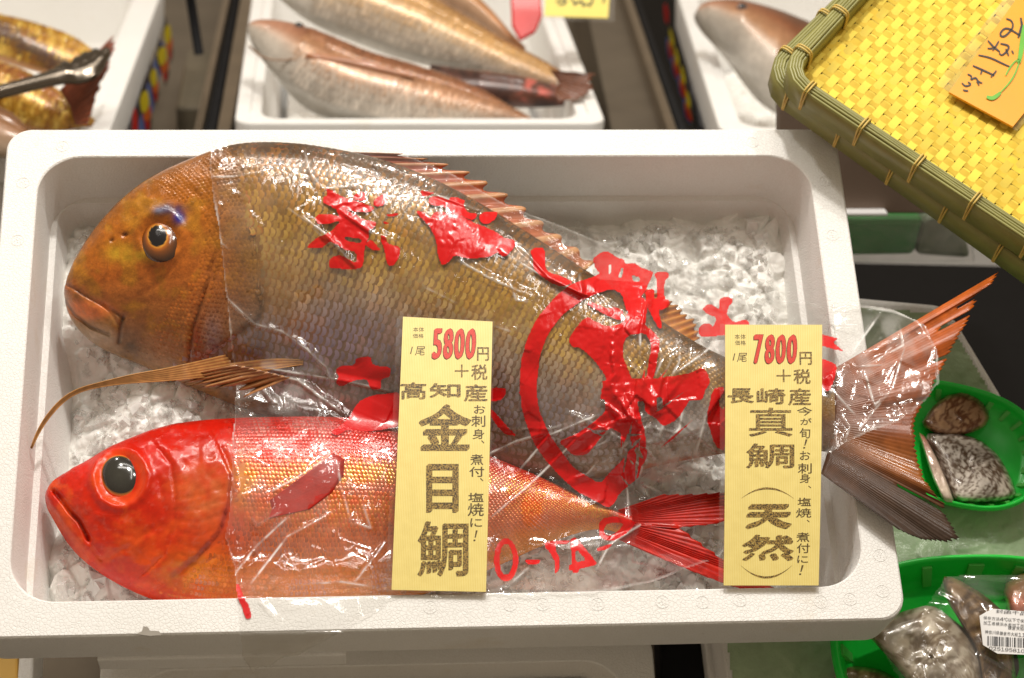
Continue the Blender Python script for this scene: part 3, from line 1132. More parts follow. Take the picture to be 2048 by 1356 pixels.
# long pectoral fin folded forward over the ice
pec_base = [(610, 690), (616, 705), (620, 722), (616, 740), (606, 752)]
pec_up = resample([(606, 712), (560, 698), (520, 698), (470, 705), (400, 722), (330, 738), (270, 748), (205, 764), (160, 776), (128, 793), (98, 824), (76, 858), (62, 896)], 60)
pec_lo = resample([(606, 728), (560, 736), (500, 745), (430, 752), (380, 757), (320, 762), (262, 765), (205, 772), (165, 781), (133, 797), (103, 828), (80, 861), (63, 897)], 60)
lam = np.linspace(0, 1, 13)
pz = np.interp(pec_up[:, 0], [62, 100, 200, 330, 470, 620], [-0.030, -0.022, -0.012, -0.004, 0.004, 0.012])
bz = raster(BX[:, :bnv])
pm = (pec_up + pec_lo) / 2
pz = np.where(pec_up[:, 0] > 420, bz(pm[:, 0], pm[:, 1]) - 0.0002, pz)
pz = np.convolve(np.pad(pz, 4, mode='edge'), np.ones(9) / 9, 'valid')
px_ = pec_up[:, None, 0] + (pec_lo - pec_up)[:, None, 0] * lam
py_ = pec_up[:, None, 1] + (pec_lo - pec_up)[:, None, 1] * lam
corr = 0.0005 * np.cos(lam * 6 * 2 * np.pi)
X = TP(px_, py_, pz[:, None] + corr)
c = lerp(lin(214, 160, 96), lin(166, 96, 58), (0.5 - 0.5 * np.cos(lam * 12 * np.pi))[None] + 0 * px_)
c = c * (0.85 + 0.3 * vnoise(px_ / 12, py_ / 4, 8))[..., None]
pf = mesh('pectoral_fin', X.reshape(-1, 3), gridF(60, 13), M['fin'], bream, col=c.reshape(-1, 3))
pf.modifiers.new('membrane', 'SOLIDIFY').thickness = 0.0006
fin('pectoral_fin', [(470, 730), (500, 735), (540, 745), (580, 755)], [(296, 767), (352, 771), (380, 773), (425, 782), (470, 800)],
    lambda x, y, t: TP(x, y, -0.006 + 0 * t), lambda x, y, t: TP(x, y, -0.018 + 0 * t), 7,
    lambda x, y, t, l, ray: lerp(lin(206, 150, 100), lin(150, 96, 66), 1 - ray), M['fin'], bream, jag=0.25, nl=10, sub=6, sharp=0.3)

# ------------------------------------------------------------------ the red fish
RTp = [(112, 976), (124, 962), (150, 944), (190, 918), (240, 890), (300, 864), (350, 851), (400, 844), (480, 839), (560, 837), (640, 836), (720, 839), (790, 850), (880, 876), (980, 914), (1060, 946), (1120, 974), (1180, 1004), (1215, 1020), (1262, 1034)]
RBt = [(112, 976), (90, 992), (92, 1014), (108, 1042), (132, 1084), (162, 1118), (204, 1150), (250, 1176), (310, 1202), (400, 1222), (500, 1234), (620, 1232), (720, 1220), (810, 1200), (900, 1172), (1000, 1130), (1080, 1092), (1150, 1066), (1205, 1054), (1262, 1074)]
r_zc = lambda s: np.interp(s, [0, 0.2, 0.6, 1], [-0.050, -0.046, -0.045, -0.040])
r_ti = lambda s: np.interp(s, [0, 0.2, 0.6, 1], [0.002, 0.008, 0.010, 0.003])
r_th = lambda s: np.interp(s, [0, 0.01, 0.05, 0.12, 0.22, 0.4, 0.6, 0.8, 0.95, 1], [0, 0.010, 0.019, 0.027, 0.033, 0.036, 0.030, 0.018, 0.009, 0.007])
RX, rs, rv, rnv = fish_surf(RTp, RBt, lambda x, y, s, v: TP(x, y, r_zc(s) + r_ti(s) * v), ZT, r_th, 380, 150)
x, y = proj(RX)


def red_disp(x, y):
    r = np.hypot((x - 241) / 56, (y - 958) / 60)
    d = 0.0026 * np.exp(-((r - 0.98) / 0.16) ** 2) - 0.003 * np.exp(-(r / 0.7) ** 4)
    d = d + groove(x, y, [(108, 982), (122, 998), (140, 1022), (158, 1040), (176, 1076)], 4.5, 0.0040)
    d = d + groove(x, y, [(176, 1076), (186, 1100), (202, 1118)], 4, 0.0014)
    dd, _ = polydist(x, y, [(96, 1000), (118, 1030), (142, 1066), (170, 1096)])
    d = d + 0.003 * np.exp(-(dd / 13) ** 2)
    dd, sd = polydist(x, y, [(322, 900), (345, 930), (352, 990), (350, 1050), (330, 1110), (290, 1150)])
    d = d - 0.0013 * np.exp(-(dd / 5) ** 2) + 0.0012 * (sd < 0) * np.exp(-(dd / 30) ** 2)
    dd, sd = polydist(x, y, [(440, 900), (462, 950), (456, 1010), (440, 1060), (395, 1112), (345, 1150), (310, 1180)])
    d = d + np.where(sd > 0, 0.0016 * np.exp(-(dd / 50) ** 2), -0.0012 * np.exp(-(dd / 8) ** 2))
    d = d + groove(x, y, [(205, 1115), (250, 1098), (300, 1060), (325, 1010), (318, 960)], 6, 0.0010)
    d = d + groove(x, y, [(180, 1030), (215, 1060), (270, 1075), (320, 1050)], 9, 0.0008)
    for k_ in range(6):
        yy = 1000 + 22 * k_
        d = d + groove(x, y, [(358, yy), (400, yy - 10 + 6 * k_), (446, yy - 24 + 4 * k_)], 3.0, 0.0005)
    d = d + (1 - smooth(420, 500, x)) * 0.0011 * (fbm(x / 26, y / 26, 3, 2) - 0.5) * 2
    return d


fr = np.ones(rv.shape)
fr[:, rnv:] = 0
RX = RX + (red_disp(x, y) * fr * np.clip((1 - rv ** 2) * 6, 0, 1))[..., None] * ZT


def red_col(x, y, v):
    body = ramp3(v, [-1, -0.6, -0.25, 0.05, 0.3, 0.6, 1], [(228, 144, 50), (220, 118, 48), (206, 92, 50), (214, 90, 40), (214, 56, 24), (206, 32, 16), (196, 24, 12)])
    head = ramp3(v, [-1, -0.5, 0, 0.5, 1], [(206, 36, 12), (204, 36, 8), (200, 32, 6), (202, 26, 8), (198, 24, 8)])
    w = smooth(330, 560, x + 90 * (vnoise(x / 50, y / 50, 2) - 0.5))
    c = lerp(head, body, w)

    def patch(c, cx, cy, rx, ry, colr, k, p=2):
        r = np.hypot((x - cx) / rx, (y - cy) / ry)
        return lerp(c, lin(*colr), (k * np.exp(-r ** p) * (0.4 + 1.1 * vnoise(x / 11, y / 11, 4))).clip(0, 1))
    c = patch(c, 405, 990, 55, 60, (212, 112, 62), 0.8)
    c = patch(c, 290, 1080, 60, 35, (216, 78, 22), 0.7)
    c = patch(c, 150, 1050, 30, 40, (206, 66, 26), 0.7)
    c = patch(c, 490, 960, 26, 50, (232, 150, 48), 0.9)
    c = patch(c, 400, 1150, 80, 40, (226, 140, 40), 0.8)
    dd, _ = polydist(x, y, [(462, 950), (456, 1010), (440, 1060), (395, 1112), (345, 1150)])
    c = lerp(c, lin(140, 50, 60), 0.6 * np.exp(-(dd / 6) ** 2))
    dd, _ = polydist(x, y, [(112, 982), (124, 998), (140, 1022), (158, 1040), (176, 1076)])
    c = lerp(c, lin(120, 10, 10), 0.7 * np.exp(-(dd / 4) ** 2))
    c = lerp(c, lin(226, 84, 26), 0.7 * smooth(0.48, 0.70, fbm(x / 30, y / 30, 4, 9)) * (1 - w) * smooth(0.6, -0.3, v))
    c = lerp(c, lin(226, 150, 130), 0.10 * smooth(0.66, 0.80, fbm(x / 9, y / 9, 3, 3)) * (1 - smooth(450, 600, x)))
    c = c * (0.93 + 0.14 * vnoise(x / 4, y / 4, 6))[..., None]
    # coloured rim round the eye
    r = np.hypot((x - 241) / 50, (y - 955) / 54)
    c = lerp(c, lin(232, 74, 20), 0.8 * np.exp(-((r - 0.9) / 0.16) ** 2))
    return c


x, y = proj(RX)
redf = empty('red_fish', RX.reshape(-1, 3).mean(0) - ZT * 0.04, 'bright red big-eyed fish with golden flank lying in front of the bream', 'fish')
body_mesh('body', RX, red_col(x, y, rv), M['red'], redf)


def r_keep(x, y, s, v):
    op, sd = polydist(x, y, [(430, 830), (446, 900), (468, 950), (462, 1010), (446, 1062), (400, 1118), (350, 1156), (260, 1220)])
    return (sd < 0) & (s < 0.98) & (np.abs(v) < 0.985) & (rng.random(x.shape) < np.clip(op / 40, 0.15, 1))


def r_scol(x, y):
    top = np.interp(x, [p[0] for p in RTp], [p[1] for p in RTp])
    bot = np.interp(x, [p[0] for p in RBt[2:]], [p[1] for p in RBt[2:]])
    v = 1 - 2 * (y - top) / (bot - top + 1)
    n = rng.normal(0, 1, x.shape)
    c1 = ramp3(v + 0.05 * n, [-1, -0.6, -0.25, 0.1, 0.3, 0.6, 1], [(238, 164, 64), (230, 136, 60), (216, 116, 74), (232, 136, 56), (224, 78, 36), (212, 42, 22), (200, 28, 14)])
    dd, _ = polydist(x, y, [(480, 960), (600, 950), (720, 946), (840, 950), (960, 960), (1080, 985), (1200, 1018)])
    c1 = lerp(c1, lin(246, 190, 74), np.exp(-(dd / 24) ** 2) * (0.45 + 0.5 * rng.random(x.shape)))
    c1 = lerp(c1, red_col(x, y, v), 0.75 * (1 - smooth(470, 640, x)))
    c1 = lerp(c1, lin(206, 150, 140), 0.5 * smooth(0.5, 0.75, fbm(x / 40, y / 40, 3, 7)))
    c1 = c1 * np.clip(1 + 0.10 * n, 0.7, 1.3)[:, None]
    c2 = lerp(c1, lin(196, 62, 22), 0.4)
    return c2 * 0.6, c1, c2


scales('scales', RX, rnv, 1, r_keep, r_scol, M['rscale'], redf, 8.0, 9.0, (0.95, 1.35), 0.00022)
pe2 = near(RX, rnv, 242, 952) - ZT * 0.0005
eyeN2 = ZT * 0.97 - XT * 0.12
dk = lin(26, 28, 26)
dome('eye', 242, 953, 45, 48, lambda x, y: hit(x, y, pe2, eyeN2), eyeN2, 0.0090,
     [(0, lin(54, 54, 48)), (0.5, lin(46, 46, 42)), (0.79, lin(30, 30, 28)), (0.83, lin(220, 150, 50)), (0.87, lin(232, 86, 20)), (1.0, lin(204, 36, 10))], M['eye'], redf, rot=-0.5)


def redfin_col(x, y, t, l, ray):
    c = lerp(lin(222, 44, 22), lin(196, 22, 12), 1 - ray)
    return c * (0.85 + 0.3 * vnoise(x / 16, y / 16, 5))[..., None]


zr = lambda x, y, t: TP(x, y, -0.038 + 0 * t)
zr2 = lambda x, y, t: TP(x, y, -0.034 + 0 * t)
fin('tail_fin', [(1236, 1022), (1256, 1036), (1266, 1050)], [(1330, 988), (1420, 986), (1500, 980), (1560, 992), (1450, 1046), (1352, 1056)], zr, zr2, 16, redfin_col, M['fin'], redf, jag=0.04, nl=16, sub=5)
fin('tail_fin', [(1266, 1046), (1258, 1064), (1236, 1078)], [(1356, 1050), (1450, 1120), (1560, 1180), (1540, 1200), (1440, 1164), (1330, 1118)], zr, zr2, 16, redfin_col, M['fin'], redf, jag=0.04, nl=16, sub=5)
rz_ = raster(RX[:, :rnv])
fin('pectoral_fin', [(540, 1000), (544, 1018), (538, 1036)], [(668, 905), (690, 918), (688, 950), (664, 985), (620, 1018)], lambda x, y, t: TP(x, y, rz_(x, y) + 0.0004), lambda x, y, t: TP(x, y, rz_(x, y) + 0.0004), 14,
    lambda x, y, t, l, ray: lerp(lin(200, 34, 14), lin(192, 28, 12), 1 - ray), M['fin'], redf, jag=0.01, nl=12, sub=5, ridge=0.0, sharp=0.0)

# ------------------------------------------------------------------ crushed ice in the main box
gx, gy = np.meshgrid(np.arange(-0.268, 0.2685, 0.0011), np.arange(-0.158, 0.1585, 0.0011), indexing='ij')
h1, e1 = facets(gx * 55 + 7, gy * 55 + 3, 11, 0.55)
h2, e2 = facets(gx * 120 + 2, gy * 120 + 9, 12, 0.6)
gz = -0.071 + 0.009 * (fbm(gx * 14 + 5, gy * 14, 3, 1) - 0.4) * 2 + 0.0045 * h1 * smooth(0, 0.2, e1) + 0.0012 * h2 + 0.002 * fbm(gx * 200, gy * 200, 2, 3)
gz -= 0.035 * smooth(0.20, 0.255, -gx) * smooth(-0.14, -0.02, gy) * (1 - smooth(0.03, 0.07, gy))
gz += 0.004 * smooth(0.05, 0.2, gx) - 0.012 * smooth(0.10, 0.15, -gy)
edge = np.minimum(0.268 - np.abs(gx), 0.158 - np.abs(gy))
gz -= 0.007 * (1 - smooth(0, 0.02, edge))
gz -= 0.05 * smooth(0.205, 0.235, gx) * smooth(0.02, 0.07, -gy)
gz = np.maximum(gz, -0.128)
ice = mesh('ice', tier(gx, gy, gz).reshape(-1, 3), gridF(*gx.shape), M['ice'])
M['grain'] = film_mat('clear ice grain', 0.34, 2.4, 0.25, False)
r4 = np.random.default_rng(17)
nG = 4500
ax = r4.uniform(-0.255, 0.255, nG)
ay = r4.uniform(-0.148, 0.148, nG)
az = gz[np.clip(((ax + 0.268) / 0.0011).round().astype(int), 0, gz.shape[0] - 1), np.clip(((ay + 0.158) / 0.0011).round().astype(int), 0, gz.shape[1] - 1)]
sz = r4.uniform(0.0012, 0.0038, nG) * np.where(r4.random(nG) < 0.08, 1.7, 1)
cube = np.array([(-1, -1, -1), (1, -1, -1), (1, 1, -1), (-1, 1, -1), (-1, -1, 1), (1, -1, 1), (1, 1, 1), (-1, 1, 1)], float)
Vg = cube[None] * r4.uniform(0.45, 1.1, (nG, 8, 1)) * r4.uniform(0.5, 1.2, (nG, 1, 3))
qa = r4.normal(size=(nG, 3, 3))
Qr = np.linalg.qr(qa)[0]
Vg = np.einsum('nij,nkj->nki', Qr, Vg) * sz[:, None, None] + np.stack([ax, ay, az + sz * 0.25], 1)[:, None]
fc6 = np.array([(0, 3, 2, 1), (4, 5, 6, 7), (0, 1, 5, 4), (1, 2, 6, 5), (2, 3, 7, 6), (3, 0, 4, 7)])
mesh('ice_grains', (Vg.reshape(-1, 3) @ RT.T), (np.arange(nG)[:, None, None] * 8 + fc6[None]).reshape(-1, 4), M['grain'], ice, sm=False)['kind'] = 'stuff'
tag(ice, 'crushed ice lining the large white foam box', 'ice', kind='stuff')

# ------------------------------------------------------------------ the clear bag draped over both fish
OUT = [(806, 1193), (1000, 1192), (1180, 1186), (1300, 1164), (1440, 1110), (1500, 1000), (1600, 930), (1680, 890), (1740, 860), (1800, 840), (1850, 800), (1876, 765), (1873, 700), (1850, 650), (1790, 620), (1720, 607), (1640, 607), (1560, 600), (1498, 580), (1295, 524),
       (1133, 456), (1010, 408), (960, 380), (900, 345), (800, 305), (700, 283), (560, 272), (425, 280), (418, 335), (440, 480), (455, 620), (470, 760), (465, 900), (460, 1000), (448, 1070), (468, 1130), (478, 1235), (483, 1315), (503, 1340), (596, 1305), (684, 1261)]
cs = 8.0
ox, oy = 392.0, 248.0
nx, ny = int((1900 - ox) / cs), int((1360 - oy) / cs)
cxg, cyg = np.meshgrid(ox + cs * np.arange(nx), oy + cs * np.arange(ny), indexing='ij')
Pz = TP(cxg, cyg, 0.0) @ RT
inn = (np.abs(Pz[..., 0]) < 0.277) & (np.abs(Pz[..., 1]) < 0.166)
outr = (np.abs(Pz[..., 0]) < 0.301) & (np.abs(Pz[..., 1]) < 0.1925)
Hh = np.where(inn, -0.066, np.where(outr, 0.0, -0.05))


def splat(Hh, X):
    x, y = proj(X)
    z = (X @ ZT).ravel()
    i, j = ((x.ravel() - ox) / cs).round().astype(int), ((y.ravel() - oy) / cs).round().astype(int)
    k = (i >= 0) & (i < nx) & (j >= 0) & (j < ny)
    np.maximum.at(Hh, (i[k], j[k]), z[k])


splat(Hh, BX[:, :bnv])
splat(Hh, RX[:, :rnv])
tp = np.array(tail_base[::-1] + tail_tip)
Hh = np.where(inpoly(cxg, cyg, tp), np.maximum(Hh, 0.0235), Hh)
dp = np.array(dors_base + dors_tip[::-1])
Hh = np.where(inpoly(cxg, cyg, dp), np.maximum(Hh, 0.0215), Hh)
dp = np.array(rear_base + rear_tip[::-1])
Hh = np.where(inpoly(cxg, cyg, dp), np.maximum(Hh, 0.011), Hh)
Z = Hh.copy()
for it in range(260):
    Q = np.pad(Z, 1, mode='edge')
    A = (Q[:-2, 1:-1] + Q[2:, 1:-1] + Q[1:-1, :-2] + Q[1:-1, 2:]) / 4
    Z = np.maximum(A - 0.00006, Hh + 0.0012)
yedge = lambda x: 1279 - 0.0233 * x
# fine sheet
fs_ = 2.4
mx_, my_ = int((1884 - 410) / fs_), int((1348 - 264) / fs_)
fx, fy = np.meshgrid(410 + fs_ * np.arange(mx_), 264 + fs_ * np.arange(my_), indexing='ij')
i_, j_ = (fx - ox) / cs, (fy - oy) / cs
a_, b_ = np.clip(i_.astype(int), 0, nx - 2), np.clip(j_.astype(int), 0, ny - 2)
u_, w_ = i_ - a_, j_ - b_
u_, w_ = np.clip(u_, 0, 1), np.clip(w_, 0, 1)
FZ = (Z[a_, b_] * (1 - u_) + Z[a_ + 1, b_] * u_) * (1 - w_) + (Z[a_, b_ + 1] * (1 - u_) + Z[a_ + 1, b_ + 1] * u_) * w_
k5 = np.ones(5) / 5
for ax in (0, 1):
    FZ = np.apply_along_axis(lambda m: np.convolve(np.pad(m, 2, mode='edge'), k5, 'valid'), ax, FZ)
dz = np.zeros(FZ.shape)
crease_glint = np.zeros(FZ.shape)


def crease(pts, h, w, white=0.0):
    p = np.array(pts, float)
    x0, y0 = p.min(0) - w * 3
    x1, y1 = p.max(0) + w * 3
    i0, i1 = max(int((x0 - 410) / fs_), 0), min(int((x1 - 410) / fs_) + 2, mx_)
    j0, j1 = max(int((y0 - 264) / fs_), 0), min(int((y1 - 264) / fs_) + 2, my_)
    if i1 <= i0 or j1 <= j0:
        return
    X_, Y_ = fx[i0:i1, j0:j1], fy[i0:i1, j0:j1]
    d, sd = polydist(X_, Y_, p)
    e = np.minimum(np.hypot(X_ - p[0, 0], Y_ - p[0, 1]), np.hypot(X_ - p[-1, 0], Y_ - p[-1, 1]))
    L = np.linalg.norm(np.diff(p, axis=0), axis=1).sum()
    prof = np.where(sd > 0, np.clip(1 - d / w, 0, 1), np.clip(1 - d / (w * 2.4), 0, 1))
    dz[i0:i1, j0:j1] += h * prof * np.clip(e / (0.18 * L + 4) + 0.25, 0, 1)
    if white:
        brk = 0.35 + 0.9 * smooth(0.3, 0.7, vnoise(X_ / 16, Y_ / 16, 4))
        crease_glint[i0:i1, j0:j1] = np.maximum(crease_glint[i0:i1, j0:j1], white * np.clip(1.25 - d / 2.6, 0, 1) * brk * np.clip(e / (0.15 * L + 3), 0, 1))  # crease lines whitened: stressed film, with the fold glints painted in


Z5 = lambda q: [(600 + a / 3.39, 300 + b / 3.39) for a, b in q]
Z6 = lambda q: [(1000 + a / 3.39, 400 + b / 3.39) for a, b in q]
Z2 = lambda q: [(960 + a / 3.083, 760 + b / 3.083) for a, b in q]
ZK = lambda q: [(40 + a / 2.338, 680 + b / 2.338) for a, b in q]
ZL = lambda q: [(1400 + a / 2.338, 520 + b / 2.338) for a, b in q]
ZH = lambda q: [(40 + a / 2.712, 280 + b / 2.712) for a, b in q]
CR = [(Z5([(0, 440), (160, 560), (400, 820)]), 1.0), (Z5([(800, 260), (1000, 330), (1300, 440)]), 0.8), (Z5([(1060, 740), (1300, 880), (1570, 990)]), 1.0), (Z5([(1370, 690), (1650, 860), (1915, 975), (1890, 830)]), 1.3), (Z5([(840, 930), (1060, 1040)]), 0.6),
      (Z5([(1300, 1190), (1440, 1235)]), 0.7), (Z5([(170, 260), (400, 240)]), 0.6), (Z5([(30, 60), (100, 230), (200, 290)]), 0.8), (Z5([(180, 30), (210, 180)]), 0.6), (Z5([(250, 400), (480, 560), (660, 620)]), 0.8), (Z5([(700, 100), (720, 230), (640, 240)]), 0.5),
      (Z6([(130, 310), (330, 520), (560, 640), (550, 540)]), 1.3), (Z6([(630, 480), (760, 590)]), 0.9), (Z6([(960, 640), (990, 700), (950, 900), (950, 1100)]), 1.6), (Z6([(1080, 980), (1100, 1080), (1050, 1200)]), 0.9), (Z6([(1220, 960), (1215, 1100), (1160, 1200)]), 0.9),
      (Z6([(750, 1010), (780, 1180), (730, 1240)]), 1.2), (Z6([(1440, 980), (1390, 1030), (1180, 1180)]), 1.1), (Z6([(60, 540), (110, 680), (200, 690)]), 0.9), (Z6([(1000, 600), (1300, 700), (1690, 800)]), 0.4),
      (Z2([(760, 200), (430, 340), (230, 570)]), 1.3), (Z2([(760, 215), (520, 440), (300, 650), (40, 870)]), 1.2), (Z2([(0, 480), (220, 380), (430, 320), (430, 370)]), 1.2), (Z2([(120, 300), (430, 300), (600, 250)]), 0.6), (Z2([(730, 500), (660, 580), (570, 610)]), 1.1),
      (Z2([(920, 460), (1000, 540), (980, 600)]), 1.2), (Z2([(890, 530), (910, 700), (920, 860)]), 1.2), (Z2([(1080, 830), (980, 900), (800, 1010), (700, 1200)]), 0.9), (Z2([(1000, 650), (1090, 800)]), 0.8), (Z2([(1130, 550), (1400, 580)]), 0.8), (Z2([(1000, 640), (1130, 700)]), 0.8),
      (Z2([(1250, 180), (1230, 300), (1150, 380)]), 0.9), (Z2([(1400, 200), (1330, 460)]), 0.8), (Z2([(940, 160), (980, 300), (1000, 420)]), 1.2), (Z2([(820, 60), (940, 250)]), 0.9), (Z2([(540, 980), (650, 930)]), 0.6), (Z2([(80, 1290), (180, 1260), (320, 1140)]), 0.7),
      (ZK([(1480, 550), (1500, 680), (1550, 860)]), 0.9), (ZK([(1080, 830), (1110, 865), (1230, 800)]), 0.9), (ZK([(1470, 800), (1250, 920), (1070, 1150)]), 1.2), (ZK([(1260, 820), (1100, 970), (1000, 1100)]), 1.1), (ZK([(1450, 540), (1300, 640), (1150, 720)]), 1.0), (ZK([(1600, 760), (1640, 880), (1560, 850)]), 0.8),
      (ZK([(990, 100), (1000, 400), (970, 560), (1010, 720)]), 0.7), (ZK([(1130, 130), (1500, 190), (1740, 240)]), 1.4), (ZK([(1130, 150), (1300, 190), (1520, 350)]), 1.2), (ZK([(1100, 180), (1190, 300)]), 1.0), (ZK([(1310, 20), (1430, 130), (1470, 230)]), 1.3), (ZK([(940, 980), (1000, 1100), (1000, 1200)]), 0.8),
      (ZK([(1110, 1210), (1200, 1310)]), 1.0), (ZK([(1230, 1240), (1330, 1240)]), 0.5), (ZK([(1720, 930), (1620, 1060), (1560, 1140)]), 0.8), (ZK([(1250, 1150), (1500, 1130), (1690, 1160)]), 0.6),
      (ZL([(850, 240), (700, 450), (680, 430)]), 1.1), (ZL([(930, 290), (950, 400), (800, 480)]), 0.9), (ZL([(770, 520), (810, 660), (830, 700)]), 1.2), (ZL([(800, 690), (860, 640)]), 1.2), (ZL([(1100, 420), (1060, 540)]), 0.7), (ZL([(630, 620), (740, 740)]), 1.0), (ZL([(660, 720), (700, 780), (680, 840)]), 1.0),
      (ZL([(960, 400), (900, 600), (760, 770)]), 0.9), (ZL([(560, 260), (700, 210), (900, 240), (1040, 290), (1110, 400), (1115, 560)]), 0.8), (ZL([(600, 960), (760, 920), (900, 800)]), 0.6), (ZL([(700, 500), (870, 490)]), 0.8),
      (ZH([(1060, 330), (1090, 560), (1140, 600)]), 0.8), (ZH([(1090, 830), (1270, 1000), (1420, 1040), (1560, 1140), (1660, 1260)]), 1.5), (ZH([(1090, 840), (1140, 1000), (1150, 1160)]), 1.1), (ZH([(1030, 200), (1150, 200), (1330, 170)]), 1.0), (ZH([(1440, 360), (1560, 450), (1720, 600)]), 0.8), (ZH([(1540, 40), (1570, 170), (1640, 260)]), 0.9)]
for pts, h in CR:
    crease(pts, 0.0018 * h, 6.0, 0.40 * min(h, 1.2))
r2 = np.random.default_rng(21)
for k in range(26):                                   # folds fanning out from the gathered neck of the bag
    a = r2.uniform(0, 2 * np.pi)
    c0 = np.array([1275, 850]) + r2.normal(0, 26, 2)
    L = r2.uniform(50, 170)
    bend = r2.normal(0, 0.25)
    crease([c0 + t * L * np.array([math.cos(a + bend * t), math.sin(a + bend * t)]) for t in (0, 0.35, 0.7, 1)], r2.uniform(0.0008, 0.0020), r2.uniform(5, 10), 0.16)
for k in range(230):                                  # small random crinkles
    c0 = np.array([r2.uniform(430, 1860), r2.uniform(290, 1180)])
    a = r2.normal(0.7, 0.7) + (np.pi / 2 if r2.random() < 0.35 else 0)
    L = r2.uniform(14, 60)
    crease([c0 + t * L * np.array([math.cos(a + 0.5 * t), math.sin(a + 0.5 * t)]) for t in (-0.5, 0, 0.5)], r2.uniform(0.0003, 0.0010), r2.uniform(3.5, 6))
wet = np.exp(-((fx - 440) / 40) ** 2) * (fy < 560) + np.exp(-(np.hypot((fx - 800) / 230, (fy - 440) / 110)) ** 4) + np.exp(-(np.hypot((fx - 1230) / 190, (fy - 690) / 190)) ** 4) + np.exp(-(np.hypot((fx - 650) / 160, (fy - 960) / 90)) ** 4) + 0.15 * np.exp(-(np.hypot((fx - 1740) / 110, (fy - 740) / 110)) ** 4)
dz += 0.00055 * np.clip(wet + 0.05, 0, 1) * (np.abs(fbm(fx / 13, fy / 17, 2, 3) - 0.5) * 2) ** 0.8
dz += 0.0050 * (fbm(fx / 70, fy / 70, 2, 6) - 0.5)
h7, e7 = facets(fx / 60, fy / 60, 5, 0.35)
dz += 0.0026 * (h7 - 0.5) * np.clip(smooth(1150, 1300, fx) + 0.2, 0, 1)
dz *= 1 - 0.6 * smooth(1200, 1260, fy)
FZ = FZ + dz - 0.0002
PF = TP(fx, fy, FZ)
# past the front edge of the box the sheet hangs down the outside
ye = yedge(fx)
hang = fy > ye
front_pt = tier(0, -0.3832 / 2 - 0.0028, 0)
PH = hit(fx, fy, front_pt, YT)
PH = PH - YT * (0.004 * (fbm(fx / 30, fy / 40, 2, 7) - 0.3) * smooth(0, 60, fy - ye))[..., None]
PF = np.where(hang[..., None], PH, PF)
